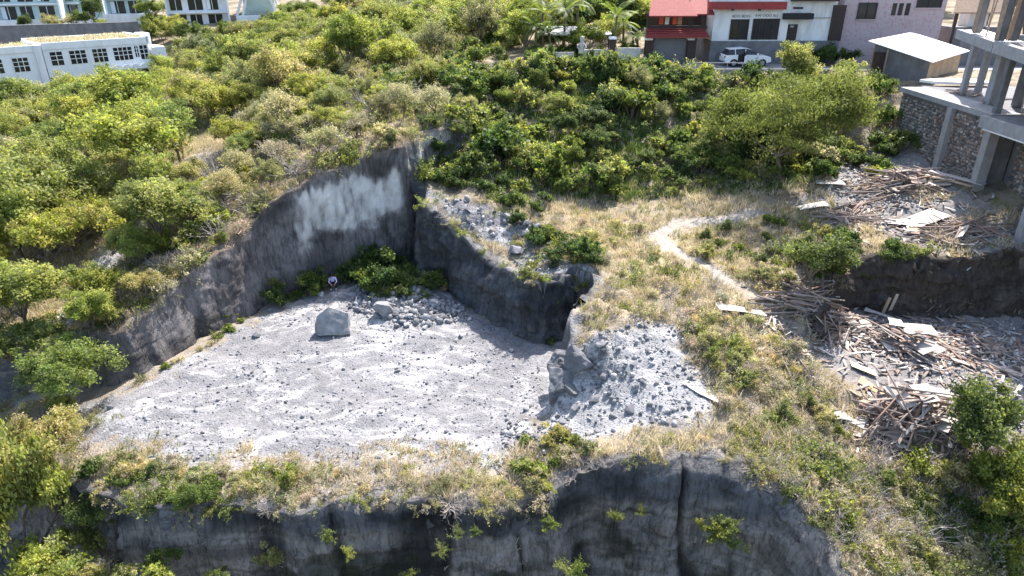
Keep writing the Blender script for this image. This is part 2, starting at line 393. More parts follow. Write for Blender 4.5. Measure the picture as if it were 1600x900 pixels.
BENCH_R = poly_px([(1230, 318), (1290, 290), (1350, 250), (1460, 262), (1510, 300), (1620, 360), (1640, 410), (1480, 400), (1400, 385), (1330, 345)])
col = mixc(col, (.25, .235, .23), sstep(-.5, .8, sdist(BENCH_R, X, Y) + .8 * n2))
UR = np.array([G(1400, 270)[:2]])[0]
col = mixc(col, (.30, .28, .27), sstep(5.5, 3.5, np.hypot(X - UR[0] - .5, (Y - UR[1]) * .8) + 1.2 * n2))
col = mixc(col, (.25, .248, .255), sstep(1.5, .7, path_d(LINE_PR[8:], X, Y) + .5 * n2))
sy_, sx_ = np.gradient(Z); steep = np.hypot(sx_ / np.gradient(gx)[None], sy_ / np.gradient(gy)[:, None])
col = mixc(col, (.10, .10, .108), sstep(1.3, 2.2, steep) * (Y < 54) * (X < 28))          # bare rock on every steep step
col = np.clip(col * (1 + .22 * n3 + .2 * n2)[..., None], .01, .85)

N = Nodes('ground')
p = N.pos()
c = N.attr()
mpn = N.n('ShaderNodeMapping'); mpn.inputs['Scale'].default_value = (.34, .62, 1); mpn.inputs['Rotation'].default_value = (0, 0, R(-24)); N.l(p, mpn.inputs['Vector'])
sw = N.math('ADD', N.math('MULTIPLY', N.noise(mpn.outputs[0], .75, 8, .74, 3.0), .72), N.math('MULTIPLY', N.noise(p, .16, 3, .5, 1.0), .28))
fine = N.noise(p, 9, 6, .75)
peb = N.n('ShaderNodeTexVoronoi', _Scale=7.0, _Randomness=1.0); N.l(p, peb.inputs['Vector'])
peb_d = N.ramp(peb.outputs['Distance'], (.05, 0.0), (.45, 1.0))
# pale washed streaks only where the ground is grey gravel (red and blue nearly equal)
sepc = N.n('ShaderNodeSeparateColor'); N.l(c, sepc.inputs[0])
grey = N.ramp(N.math('SUBTRACT', sepc.outputs[2], sepc.outputs[0]), (-0.0, 0.0), (.02, 1.0))
bright = N.ramp(sepc.outputs[2], (.09, 0.0), (.15, 1.0))
gm = N.math('MULTIPLY', N.math('GREATER_THAN', N.math('SUBTRACT', sepc.outputs[2], sepc.outputs[0]), -.012), bright)
c2 = N.mix(N.math('MULTIPLY', N.ramp(sw, (.505, 0.0), (.59, .95)), gm), c, (.47, .458, .455))
c2 = N.mix(N.math('MULTIPLY', N.ramp(sw, (.36, 1.0), (.47, 0.0)), N.math('MULTIPLY', gm, .7)), c2, (.145, .145, .157))
spk = N.noise(p, 3.3, 7, .8)
c2 = N.mix(N.ramp(spk, (.58, 0.0), (.70, .55)), c2, (.11, .11, .115))
c2 = N.mix(N.ramp(fine, (.35, .45), (.6, 0.0)), c2, (.07, .065, .06))
M_GROUND = N.finish(c2, .95, N.math('ADD', fine, N.math('MULTIPLY', peb_d, .6)), .8, .08, spec=.1)
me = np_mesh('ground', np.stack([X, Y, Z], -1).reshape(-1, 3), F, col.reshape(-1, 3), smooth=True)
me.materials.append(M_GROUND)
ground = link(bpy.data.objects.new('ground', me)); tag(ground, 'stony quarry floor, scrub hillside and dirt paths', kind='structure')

# ------------------------------------------------------------------ cut quarry walls, as relief sheets in front of the steps of the ground
N = Nodes('quarry_wall_rock')
p = N.pos(); c = N.attr()
st = N.math('ADD', N.math('MULTIPLY', N.noise(N.mapv(p, (3.4, 3.4, .3)), 1.0, 9, .78, .4), .6), N.math('MULTIPLY', N.noise(N.mapv(p, (9, 9, 1.6)), 1.0, 8, .75), .4))
blot = N.noise(p, .45, 5, .65, .8)
sepw = N.n('ShaderNodeSeparateColor'); N.l(c, sepw.inputs[0]); notpale = N.ramp(sepw.outputs[1], (.40, 1.0), (.62, .12))
c2 = N.mix(N.math('MULTIPLY', notpale, N.ramp(st, (.40, .95), (.54, 0.0))), c, N.mix(.78, c, (.022, .022, .026)))
c2 = N.mix(N.math('MULTIPLY', notpale, N.ramp(blot, (.48, 0.0), (.68, .7))), c2, (.035, .034, .033))
c2 = N.mix(N.ramp(N.noise(N.mapv(p, (1.2, 1.2, .5)), 1.0, 4), (.58, 0.0), (.74, .5)), c2, (.23, .225, .22))
lay = N.noise(N.mapv(p, (.6, .6, 9)), 1.0, 3, .5)
M_WALL = N.finish(c2, .95, N.math('ADD', N.noise(p, 6, 9, .75), N.math('MULTIPLY', st, 2.0)), 1.0, .16, spec=.1)

def resample(pts, step):
    pts = np.asarray(pts, float); d = np.r_[0, np.cumsum(np.hypot(*np.diff(pts, axis=0).T))]
    s = np.arange(0, d[-1], step)
    x, y = np.interp(s, d, pts[:, 0]), np.interp(s, d, pts[:, 1])
    k = np.ones(5) / 5                                      # soften the corners a little
    xs = np.convolve(np.pad(x, 2, 'edge'), k, 'valid'); ys = np.convolve(np.pad(y, 2, 'edge'), k, 'valid')
    return s, xs, ys
def wall(name, label, line, hi, lo, low_left, colour, amp=.16, seed=1, step=.16, rows=44, flute=1.0, ragged=.15, sag=.06, cut=0.0, brk=0.0, smooth=True):
    """line runs along the foot; low_left: the low ground lies to the left of its direction"""
    s, x, y = resample(line, step)
    x = x + 0.25 * noise3(x * .9, y * .9, 3.3, 5) * -1; y = y + 0.25 * noise3(x * .9, y * .9, 9.1, 6) * -1
    tx, ty = np.gradient(x), np.gradient(y); L = np.hypot(tx, ty) + 1e-9
    kk = np.ones(9) / 9
    nxx, nyy = -ty / L, tx / L
    nxx = np.convolve(np.pad(nxx, 4, 'edge'), kk, 'valid'); nyy = np.convolve(np.pad(nyy, 4, 'edge'), kk, 'valid')
    if not low_left: nxx, nyy = -nxx, -nyy
    zb = lo(x, y) - .5
    zt = H(x - nxx * 1.25, y - nyy * 1.25)
    hgt = np.maximum(zt - zb, 0.0)
    live = sstep(.55, 1.3, hgt)
    t = np.linspace(0, 1, rows)[None]; S = s[:, None] + 0 * t
    zt2 = zt + ragged * fbm(s * .9, s * 0 + seed, 0, 3, seed + 3)
    ZZ = zb[:, None] + (zt2 - zb)[:, None] * t
    off = .22 - (BAT - .05) * t
    A = x[:, None] * 1.0; B = y[:, None] * 1.0
    fl = fbm(S * 1.5 * flute, ZZ * .22, seed, 4, seed + 40)                       # upright ribs left by the digger
    blk = fbm(S * .45, ZZ * .45, seed + 5, 3, seed + 50)
    fin = fbm(S * 4, ZZ * 3, seed + 9, 3, seed + 60)
    disp = amp * (1.0 * fl + 1.3 * blk + .45 * fin) * (.35 + .65 * np.sin(PI * np.clip(t, .0, .97)) ** .5)
    if brk:                                                                    # broken blocks and bedding ledges
        js = S + .35 * noise3(S * .7, ZZ * .7, seed + 1.5, seed + 81); jz = ZZ + .3 * noise3(S * .7, ZZ * .7, seed + 4.5, seed + 82)
        c1 = _hash(np.floor(js * 1.1).astype(np.int64), np.floor(jz * 1.6).astype(np.int64), np.floor(js * 0).astype(np.int64), seed)
        c2_ = _hash(np.floor(js * 2.7 + 3).astype(np.int64), np.floor(jz * 3.6).astype(np.int64), np.floor(js * 0).astype(np.int64), seed + 5)
        disp = disp + brk * ((c1 - .4) + .4 * (c2_ - .5) + .3 * noise3(jz * 2.2, S * .15, seed, seed + 83)) * sstep(1.0, .9, t)
    if cut:                                                                    # blocks sawn out at different depths
        q = fbm(S * .22, S * 0, seed + 20, 2, seed + 70); q2 = fbm(S * .3, S * 0 + 7, seed + 31, 2, seed + 71)
        disp = disp + cut * (np.clip(np.round(q * 6) / 5.0, -.4, .6) + .15) * sstep(1.0, .93, t)
        disp = disp + .55 * cut * sstep(.0, .12, q2) * sstep(.05, -.02, t - .42 - .12 * np.round(q * 4))      # lower ledge of sawn stone
        crack = sstep(.07, .0, np.abs(fbm(S * .33, ZZ * .05, seed + 41, 2, seed + 72))) 
        disp = disp - .35 * crack * sstep(1.0, .9, t)
    off = off + np.maximum(disp, -.25) * live[:, None]
    VX = A + nxx[:, None] * off; VY = B + nyy[:, None] * off
    # crumbled lip running back into the ground
    lipx, lipy, lipz = [], [], []
    for q, (o, dz) in enumerate(((-1.15, .02), (-1.6, -sag), (-2.1, -.25))):
        ox = x + nxx * o; oy = y + nyy * o
        lipx.append(ox); lipy.append(oy); lipz.append(H(ox, oy) + dz)
    VX = np.column_stack([VX] + lipx); VY = np.column_stack([VY] + lipy); ZZ = np.column_stack([ZZ] + lipz)
    nr = rows + 3; ns = len(s)
    id2 = np.arange(ns * nr).reshape(ns, nr)
    f = np.stack([id2[:-1, :-1], id2[1:, :-1], id2[1:, 1:], id2[:-1, 1:]], -1)
    keep = ((live[:-1] + live[1:]) > .05)
    f = f[keep].reshape(-1, 4)
    if low_left: f = f[:, ::-1]
    tt = np.column_stack([np.repeat(t, ns, 0), np.full((ns, 3), 1.2)])
    SS = np.column_stack([S, s, s, s])
    cc = colour(SS, ZZ, tt, VX, VY)
    me = np_mesh(name, np.stack([VX, VY, ZZ], -1).reshape(-1, 3), f, cc.reshape(-1, 3), smooth=smooth)
    me.materials.append(M_WALL)
    o = link(bpy.data.objects.new(name, me)); tag(o, label, kind='structure')
    return o
def lip_col(cc, tt, colr): return mixc(cc, colr, sstep(.93, 1.05, tt))
def col_left(S, Zz, T, x, y):
    n = fbm(S * .35, Zz * .3, 1, 4, 71); st = fbm(S * 1.4, Zz * .12, 2, 4, 72)
    cc = np.zeros(S.shape + (3,)); cc[:] = (.25, .235, .235)
    cc = mixc(cc, (.14, .128, .128), sstep(-.1, .35, n))
    # freshly sawn pale panel with runs of dirt down its top
    a = Wz(478, 430, 1)[0]; b = Wz(640, 405, 1)[0]
    top = 6.6 + .06 * (x - a) * 2 + .55 * st; bot = 3.4 + .45 * (x - a) * .35 + .7 * n
    hf = fbm(S * 3.2, Zz * 1.1, 5, 4, 76); st = st + .55 * hf; top = top + .9 * np.minimum(fbm(S * 2.2, S * 0, 6, 3, 78), .1) ; bot = bot + .8 * fbm(S * 1.1, Zz * 1.1, 7, 4, 79)
    m = sstep(a - .2, a + .5, x + .5 * st) * sstep(b + .2, b - .5, x + .4 * st) * sstep(-.5, .2, top - Zz) * sstep(-.5, .6, Zz - bot - .7 * n)
    cc = mixc(cc, np.array((.82, .80, .76)), m * (.8 + .7 * hf))
    m2 = sstep(b - .3, b + .3, x) * sstep(b + 3.5, b + 2.5, x) * sstep(.0, .3, fbm(S * .8, Zz * .8, 3, 3, 75)) * sstep(6.2, 7, Zz)
    cc = mixc(cc, (.62, .60, .56), m2 * .85)
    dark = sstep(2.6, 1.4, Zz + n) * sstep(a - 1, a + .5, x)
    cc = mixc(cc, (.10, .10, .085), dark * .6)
    return lip_col(cc, T, (.36, .28, .20))
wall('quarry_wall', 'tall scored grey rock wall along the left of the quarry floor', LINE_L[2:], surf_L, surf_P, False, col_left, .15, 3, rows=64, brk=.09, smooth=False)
def col_right(S, Zz, T, x, y):
    n = fbm(S * .4, Zz * .4, 4, 4, 81)
    cc = np.zeros(S.shape + (3,)); cc[:] = (.145, .15, .16)
    cc = mixc(cc, (.075, .076, .08), sstep(-.1, .3, n))
    return lip_col(cc, T, (.42, .40, .38))
wall('quarry_wall', 'curved grey rock wall at the right end of the quarry floor', LINE_PR[:11], surf_B, surf_P, False, col_right, .24, 8, rows=44, ragged=.4, brk=.4, smooth=False)
def col_front(S, Zz, T, x, y):
    n = fbm(S * .3, Zz * .5, 6, 4, 91); n_ = fbm(S * .9, Zz * .7, 9, 3, 92)
    cc = np.zeros(S.shape + (3,)); cc[:] = (.19, .19, .20)
    cc = mixc(cc, (.095, .095, .10), sstep(-.05, .3, n))
    tan = sstep(-.8, -1.5, Zz + .6 * n_ - .9 * sstep(0, 9, x)) * sstep(-.3, .0, fbm(S * .22, Zz * .1, 12, 2, 95))
    cc = mixc(cc, np.array((.44, .385, .345)), tan * .9)
    crack = sstep(.09, .0, np.abs(fbm(S * .33, Zz * .05, 14 + 41, 2, 14 + 72)))
    cc = mixc(cc, (.03, .03, .028), crack * .9)  # crevice shade painted into the colour, following the carved cracks
    cc = cc * (1 - .35 * tan * sstep(.1, .35, fbm(S * .12, Zz * 4.2, 4, 3, 99)))[..., None]
    moss = sstep(.15, .4, fbm(S * .5, Zz * .6, 15, 4, 97)) * sstep(.9, .5, T)
    cc = mixc(cc, (.05, .058, .03), moss * .8)
    return lip_col(cc, T, (.44, .40, .36))
wall('quarry_cliff', 'shaded grey cliff dropping away below the front rim', LINE_F, surf_P, surf_F, False, col_front, .22, 14, rows=80, flute=.7, ragged=.4, cut=.8, brk=.22, smooth=False)
def col_bank(S, Zz, T, x, y):
    cc = np.zeros(S.shape + (3,)); cc[:] = (.11, .088, .075)
    cc = mixc(cc, (.20, .17, .15), sstep(0, .5, fbm(S * .5, Zz * .8, 1, 4, 101)))
    return lip_col(cc, T, (.20, .17, .14))
wall('earth_bank', 'dark brown earth bank above the scrap yard', LINE_Y[1:], surf_B, surf_Y, False, col_bank, .45, 22, rows=38, flute=.5, ragged=.5, brk=.45, smooth=False)
# ------------------------------------------------------------------ plant materials
def leaf_mat(name, transl=.45, rough=.55, vary=True):
    N = Nodes(name); c = N.attr()
    oi = N.n('ShaderNodeObjectInfo').outputs['Random']
    if vary: c = N.mix(1.0, c, N.ramp(oi, (0.0, (.72, .82, .9)), (.3, (1.05, .98, 1.15)), (.6, (1.0, 1.05, .9)), (1.0, (1.25, 1.12, .9))), 'MULTIPLY')
    b = N.n('ShaderNodeBsdfPrincipled'); N.l(c, b.inputs['Base Color']); b.inputs['Roughness'].default_value = rough
    b.inputs['Specular IOR Level'].default_value = .35
    t = N.n('ShaderNodeBsdfTranslucent'); N.l(N.mix(1.0, c, (1.18, 1.14, .85), 'MULTIPLY'), t.inputs['Color'])
    m = N.n('ShaderNodeMixShader'); m.inputs[0].default_value = transl
    N.l(b.outputs[0], m.inputs[1]); N.l(t.outputs[0], m.inputs[2]); N.l(m.outputs[0], N.out.inputs[0])
    return N.m
M_LEAF = leaf_mat('leaves', .55)
M_GRASS = leaf_mat('grass_blades', .35, .8, False)
M_BARK = surface('bark', (.16, .125, .095), .9, .35, 6, .5)
M_PALEBARK = surface('pale_dry_wood', (.42, .37, .33), .9, .25, 6, .4)

def tubes_np(segs, n=4):
    """segs: list of (p0, p1, r0, r1) -> V, F quads"""
    V = []; F = []
    for (a, b, ra, rb) in segs:
        a = np.array(a, float); b = np.array(b, float); d = b - a; d = d / (np.linalg.norm(d) + 1e-9)
        e = np.cross(d, (0, 0, 1)) if abs(d[2]) < .95 else np.cross(d, (1, 0, 0))
        e = e / (np.linalg.norm(e) + 1e-9); g = np.cross(d, e); k0 = len(V)
        for (q, r) in ((a, ra), (b, rb)):
            for k in range(n):
                th = 2 * PI * k / n; V.append(q + (e * math.cos(th) + g * math.sin(th)) * r)
        F += [(k0 + k, k0 + (k + 1) % n, k0 + n + (k + 1) % n, k0 + n + k) for k in range(n)]
    return np.array(V), np.array(F)
def leaves_np(P, Nrm, size, aspect, r, droop=0.0, fold=.25):
    """one folded diamond leaf per point; size array; returns V, F(tris->quads)"""
    n = len(P)
    d = r.normal(size=(n, 3)); d[:, 2] -= droop; d /= np.linalg.norm(d, axis=1)[:, None] + 1e-9
    nn = Nrm + .75 * r.normal(size=(n, 3)); 
    w = np.cross(d, nn); w /= np.linalg.norm(w, axis=1)[:, None] + 1e-9
    up = np.cross(w, d)
    L = size[:, None]; Wd = L * aspect
    a = P; b = P + d * L * .5 + w * Wd * .5 + up * L * fold * .3; c_ = P + d * L; e = P + d * L * .5 - w * Wd * .5 + up * L * fold * .3
    V = np.stack([a, b, c_, e], 1).reshape(-1, 3)
    i = np.arange(n) * 4
    F = np.stack([i, i + 1, i + 2, i + 3], 1)
    return V, F
def crown_np(seed, rx, rz, clumps, per, leaf, pal, zc=0.0, clump_r=.42, aspect=.55, shell=.35, flat=.8, droop=0.0, var=.3, lobes=8):
    r = np.random.default_rng(seed)
    # lobed envelope: a few big lobes joined
    lob = r.normal(size=(lobes, 3)); lob /= np.linalg.norm(lob, axis=1)[:, None]; lob[:, 2] = np.abs(lob[:, 2]) * .7 - .1
    lob = lob * .62 * r.uniform(.5, 1.15, (lobes, 1)); lr = r.uniform(.26, .62, lobes)
    cs = []
    while len(cs) < clumps:
        k = r.integers(lobes); d = r.normal(size=3); d /= np.linalg.norm(d)
        if d[2] < -.55: continue
        q = lob[k] + d * lr[k] * r.uniform(shell, 1.0) * (1.35 if r.uniform() < .12 else 1.0)
        cs.append((q, d))
    Q = np.array([c[0] for c in cs]); D = np.array([c[1] for c in cs])
    P = []; NN = []; CC = []; S = []
    for q, d in zip(Q, D):
        m = int(per * r.uniform(.5, 1.4)); cr = clump_r * r.uniform(.55, 1.25)
        o = r.normal(size=(m, 3)); o /= np.linalg.norm(o, axis=1)[:, None] + 1e-9
        o *= (r.uniform(0, 1, (m, 1)) ** .5) * cr; o[:, 2] *= flat
        p = q * np.array([rx, rx, rz]) + o
        nn = o / cr * .8 + d * .5 + np.array([0, 0, .55])
        P.append(p); NN.append(nn)
        base = np.array(pal[r.integers(len(pal))]) * (1 + var * r.uniform(-1, 1))
        CC.append(base * (1 + .22 * r.uniform(-1, 1, (m, 1)))); S.append(leaf * r.uniform(.6, 1.35, m))
    P = np.vstack(P); NN = np.vstack(NN); CC = np.vstack(CC); S = np.concatenate(S)
    P[:, 2] += zc
    V, F = leaves_np(P, NN, S, aspect, r, droop)
    return V, F, np.repeat(CC, 4, 0), Q * np.array([rx, rx, rz]) + np.array([0, 0, zc])
def limbs(r, base_r, hgt, tips, sides=5, n_main=4):
    """trunk, forking limbs and branches that run out to the foliage"""
    segs = []; fork = np.array([r.normal() * .12 * hgt, r.normal() * .12 * hgt, hgt * .38])
    segs.append(((0, 0, -.6), fork * np.array([.4, .4, .45]), base_r * 1.25, base_r)); segs.append((fork * np.array([.4, .4, .45]), fork, base_r, base_r * .8))
    if len(tips) == 0: return segs
    k = max(1, min(n_main, len(tips)))
    cen = tips[r.choice(len(tips), k, replace=False)]
    for c_ in cen:
        mid = fork + (c_ - fork) * .45 + r.normal(size=3) * .08 * hgt
        segs.append((fork, mid, base_r * .6, base_r * .4)); segs.append((mid, c_, base_r * .4, base_r * .15))
        near = tips[np.argsort(np.linalg.norm(tips - mid, axis=1))[:8]]
        for t in near[::2]:
            segs.append((mid + (c_ - mid) * r.uniform(.1, .6), t, base_r * .22, base_r * .07))
    return segs
LIME = [(.29, .325, .075), (.25, .30, .075), (.33, .345, .10), (.21, .255, .07)]
OLIVE = [(.29, .295, .13), (.25, .265, .115), (.34, .33, .17), (.20, .22, .09)]
GREEN = [(.145, .195, .05), (.115, .16, .04), (.195, .24, .06), (.085, .125, .035)]
DARK = [(.07, .115, .03), (.05, .085, .026), (.10, .15, .04)]
GREY = [(.37, .345, .24), (.32, .31, .20), (.42, .39, .29), (.26, .265, .15)]
STRAW = [(.57, .49, .37), (.50, .425, .315), (.64, .56, .45), (.43, .36, .26)]
def tree_proto(seed, rx, rz, h, pal, clumps=85, per=95, leaf=.17, **kw):
    r = np.random.default_rng(seed + 500)
    V, F_, Cc, tips = crown_np(seed, rx, rz, clumps, per, leaf, pal, zc=h, **kw)
    crown = np_mesh('crown', V, F_, Cc); crown.materials.append(M_LEAF)
    sg = limbs(r, .06 * h ** .8 * .8, h, tips, n_main=6)
    n_sg = len(sg)
    for _ in range(26):                                     # bare twigs poking out of the crown
        q = np.array(sg[2 + r.integers(n_sg - 2)][1]); d = q - np.array([0, 0, h * .6]); d = d / (np.linalg.norm(d) + 1e-9) + r.normal(size=3) * .35
        sg.append((q, q + d * r.uniform(.3, .75), .016, .005))
    v, f = tubes_np(sg, 5)
    trunk = np_mesh('trunk', v, f); trunk.materials.append(M_BARK)
    return dict(crown=crown, trunk=trunk)
def shrub_proto(seed, rx, rz, pal, clumps=26, per=60, leaf=.13, zc=None, twigs=14, twig_mat=None, **kw):
    r = np.random.default_rng(seed + 900); zc = rz * .6 if zc is None else zc
    V, F_, Cc, tips = crown_np(seed, rx, rz, clumps, per, leaf, pal, zc=zc, clump_r=kw.pop('clump_r', .24), **kw)
    segs = []
    for t in tips[r.choice(len(tips), min(twigs, len(tips)), replace=False)]:
        b = np.array([r.normal() * .08, r.normal() * .08, -.25]); m = b + (t - b) * .55 + r.normal(size=3) * .08
        segs += [(b, m, .028, .018), (m, t * 1.04, .018, .007)]
    v, f = tubes_np(segs, 4)
    me = np_mesh('shrub', np.vstack([V, v]), np.vstack([F_, f + len(V)]), np.vstack([Cc, np.tile((.2, .16, .12), (len(v), 1))]))
    me.materials.append(M_LEAF); me.materials.append(twig_mat or M_BARK)
    mi = np.zeros(len(F_) + len(f), np.int32); mi[len(F_):] = 1; me.polygons.foreach_set('material_index', mi)
    return me
def twig_proto(seed, h, spread, n=26, mat=None, th=.02, lv=None):
    """leafless dry shrub"""
    r = np.random.default_rng(seed); segs = []
    for i in range(n):
        d = np.array([r.normal() * spread, r.normal() * spread, 1.0]); d /= np.linalg.norm(d); L = h * r.uniform(.6, 1.1)
        p = np.array([r.normal() * .08, r.normal() * .08, -.15]); q = p; k = 4
        for s_ in range(k):
            d = d + r.normal(size=3) * .22; d /= np.linalg.norm(d); q2 = q + d * L / k
            segs.append((q, q2, th * (1 - s_ / k) + .004, th * (1 - (s_ + 1) / k) + .003))
            if s_ > 0:
                for _ in range(2):
                    e = d + r.normal(size=3) * .6; e /= np.linalg.norm(e); segs.append((q2, q2 + e * L * r.uniform(.12, .3), th * .4, .003))
            q = q2
    v, f = tubes_np(segs, 3); me = np_mesh('dry_shrub', v, f); me.materials.append(mat or M_PALEBARK)
    return me
T = {
 'lime': [tree_proto(1, 2.7, 2.2, 2.5, LIME, 170, 105, .155, clump_r=.46), tree_proto(2, 2.3, 2.6, 2.8, LIME, 165, 105, .155, clump_r=.46), tree_proto(3, 3.0, 2.0, 2.2, LIME + OLIVE[:1], 170, 105, .155, clump_r=.46)],
 'olive': [tree_proto(4, 2.5, 1.9, 2.1, OLIVE, 150, 85, .14, clump_r=.45), tree_proto(5, 2.1, 2.2, 2.3, OLIVE + GREY[:1], 140, 80, .13, clump_r=.44), tree_proto(6, 2.8, 1.8, 2.0, OLIVE + LIME[:2], 150, 85, .14, clump_r=.45)],
 'green': [tree_proto(7, 2.3, 2.1, 2.4, GREEN, 140, 100, .16, clump_r=.46), tree_proto(8, 2.6, 1.9, 2.2, GREEN + LIME[:1], 140, 100, .16, clump_r=.46)],
 'dark': [tree_proto(9, 2.2, 2.4, 2.7, DARK + GREEN[:1], 140, 85, .2, clump_r=.5)],
 'grey': [tree_proto(10, 2.4, 1.8, 1.9, GREY, 130, 48, .12, clump_r=.48), tree_proto(11, 2.1, 1.7, 1.8, GREY + OLIVE[:2], 130, 48, .12, clump_r=.48)],
 'feather': [tree_proto(12, 4.2, 3.1, 2.3, [(.16, .185, .055), (.12, .145, .045), (.20, .215, .075)], 300, 120, .16, droop=.8, flat=.35, clump_r=.8, aspect=.3, lobes=8)],
}
def tangle_proto(seed, h, spread, pal, n=22, leaf=.09, dens=5, mat=None):
    """loose half-dry shrub: thin twigs with sparse leaves along them"""
    r = np.random.default_rng(seed); segs = []; P = []
    for i in range(n):
        d = np.array([r.normal() * spread, r.normal() * spread, .8]); d /= np.linalg.norm(d); L = h * r.uniform(.5, 1.2); q = np.array([r.normal() * .22, r.normal() * .22, -.12])
        for s_ in range(4):
            d = d + r.normal(size=3) * .3; d[2] -= .06; d /= np.linalg.norm(d); q2 = q + d * L / 4; segs.append((q, q2, .013 * (1 - s_ / 5), .013 * (1 - (s_ + 1) / 5)))
            for _ in range(dens): P.append(q + (q2 - q) * r.uniform() + r.normal(size=3) * .07)
            for _ in range(2):
                e = d + r.normal(size=3) * .8; e /= np.linalg.norm(e); q3 = q2 + e * L * r.uniform(.1, .28); segs.append((q2, q3, .007, .003))
                for _k in range(dens): P.append(q2 + (q3 - q2) * r.uniform(.2, 1.1) + r.normal(size=3) * .05)
            q = q2
    P = np.array(P); pal = np.array(pal); V, F_ = leaves_np(P, np.tile((0, 0, 1.0), (len(P), 1)), leaf * r.uniform(.6, 1.4, len(P)), .6, r)
    Cc = np.repeat(pal[r.integers(0, len(pal), len(P))] * (1 + .3 * r.uniform(-1, 1, (len(P), 1))), 4, 0); v, f = tubes_np(segs, 3)
    me = np_mesh('shrub', np.vstack([V, v]), np.vstack([F_, f + len(V)]), np.vstack([Cc, np.tile((.3, .25, .2), (len(v), 1))])); me.materials.append(M_LEAF); me.materials.append(mat or M_PALEBARK)
    mi = np.zeros(len(F_) + len(f), np.int32); mi[len(F_):] = 1; me.polygons.foreach_set('material_index', mi); return me
S = {
 'tangle': [tangle_proto(61, .9, .9, OLIVE + GREY), tangle_proto(62, .8, 1.1, GREY + STRAW[:2]), tangle_proto(63, 1.0, .8, OLIVE + LIME[:1]), tangle_proto(64, .7, 1.2, STRAW + OLIVE[:2])],
 'tanglegreen': [tangle_proto(65, .9, .9, GREEN + LIME[:2], 22, .12, 6, M_BARK), tangle_proto(66, .8, 1.0, GREEN + OLIVE[:2], 22, .11, 6, M_BARK), tangle_proto(67, 1.0, .8, LIME + OLIVE[:1], 22, .11, 6, M_BARK)],
 'weed': [shrub_proto(21, .62, .55, GREEN + LIME[:1], 22, 42, .17, aspect=.7), shrub_proto(22, .75, .5, LIME + GREEN[:2], 24, 42, .18, aspect=.7), shrub_proto(23, .6, .75, GREEN, 22, 48, .17, aspect=.7)],
 'bush': [shrub_proto(24, 1.0, .8, OLIVE, 34, 62, .13), shrub_proto(25, .9, .9, OLIVE + GREEN[:2], 34, 62, .13), shrub_proto(26, 1.1, .75, GREY + OLIVE[:2], 34, 55, .12)],
 'greenbush': [shrub_proto(27, 1.0, .85, GREEN, 38, 66, .15), shrub_proto(28, 1.0, .9, GREEN + DARK[:2], 38, 66, .15)],
 'limebush': [shrub_proto(29, .95, .8, LIME, 36, 62, .14), shrub_proto(30, .85, .95, LIME + OLIVE[:1], 36, 62, .14)],
 'darkbush': [shrub_proto(31, 1.1, .9, DARK, 40, 66, .16), shrub_proto(32, .9, .8, DARK + GREEN[:2], 38, 66, .15)],
 'straw': [shrub_proto(33, .7, .5, STRAW + OLIVE[:1], 24, 46, .12, aspect=.22), shrub_proto(34, .6, .45, STRAW + GREY[:2], 24, 46, .12, aspect=.22), shrub_proto(35, .8, .55, STRAW[:2] + OLIVE, 28, 46, .12, aspect=.3)],
 'twig': [twig_proto(41, 1.1, .8), twig_proto(42, .9, 1.0), twig_proto(43, 1.3, .6)],
}
NAME = {'lime': 'acacia_tree', 'olive': 'scrub_tree', 'green': 'leafy_tree', 'dark': 'evergreen_tree', 'grey': 'dry_tree', 'feather': 'feathery_tree'}
def tree(kind, x, y, s, label, group=None, z=None, sz=None, k=None):
    pr = T[kind][random.randrange(len(T[kind])) if k is None else k]
    z = h1(x, y) if z is None else z
    d_ = y * CP - (z + 4.4 * s - CAM_Z) * SP; u_ = 800 + 1067 * x / d_; v_ = 450 - 1067 * (y * SP + (z + 4.4 * s - CAM_Z) * CP) / d_
    if group and 138 < u_ < 246 and v_ < 116 and y < 120: return None        # the villa front stays in view here
    o = thing(NAME[kind], label, 'tree', (x, y, z - .05), random.uniform(0, 2 * PI), group)
    o.scale = (s * random.uniform(.85, 1.15), s * random.uniform(.85, 1.15), (sz or s) * random.uniform(.8, 1.15)); o.rotation_euler = (random.uniform(-.12, .12), random.uniform(-.12, .12), o.rotation_euler.z)
    for nm in ('trunk', 'crown'): link(bpy.data.objects.new(nm, pr[nm]), o)
    return o
SN = {'tangle': 'half_dry_shrub', 'tanglegreen': 'loose_leafy_shrub', 'weed': 'leafy_weed', 'bush': 'scrub_bush', 'greenbush': 'green_bush', 'limebush': 'lime_green_bush', 'darkbush': 'dark_bush', 'straw': 'dry_grass_clump', 'twig': 'dry_shrub'}
def shrub(kind, x, y, s, label, group=None, z=None, tilt=0.0, cat='bush'):
    me = S[kind][random.randrange(len(S[kind]))]
    o = link(bpy.data.objects.new(SN[kind], me)); z = h1(x, y) if z is None else z
    o.location = (x, y, z); o.rotation_euler = (random.uniform(-.15, .15) + tilt, random.uniform(-.15, .15), random.uniform(0, 2 * PI))
    s *= random.uniform(.8, 1.25); o.scale = (s, s, s * random.uniform(.8, 1.2))
    return tag(o, label, {'straw': 'grass', 'weed': 'weed'}.get(kind, cat), group)
def scatter(poly, n, dmin, keep=None, tries=40):
    """n points in a polygon, no two closer than dmin"""
    poly = np.asarray(poly); lo, hi = poly.min(0), poly.max(0); out = []
    cand = rng.uniform(lo, hi, (n * tries, 2)); cand = cand[sdist(poly, cand[:, 0], cand[:, 1]) > 0]
    if keep is not None: cand = cand[keep(cand[:, 0], cand[:, 1])]
    for c_ in cand:
        if all((c_[0] - q[0]) ** 2 + (c_[1] - q[1]) ** 2 > dmin * dmin for q in out):
            out.append(c_)
            if len(out) >= n: break
    return out

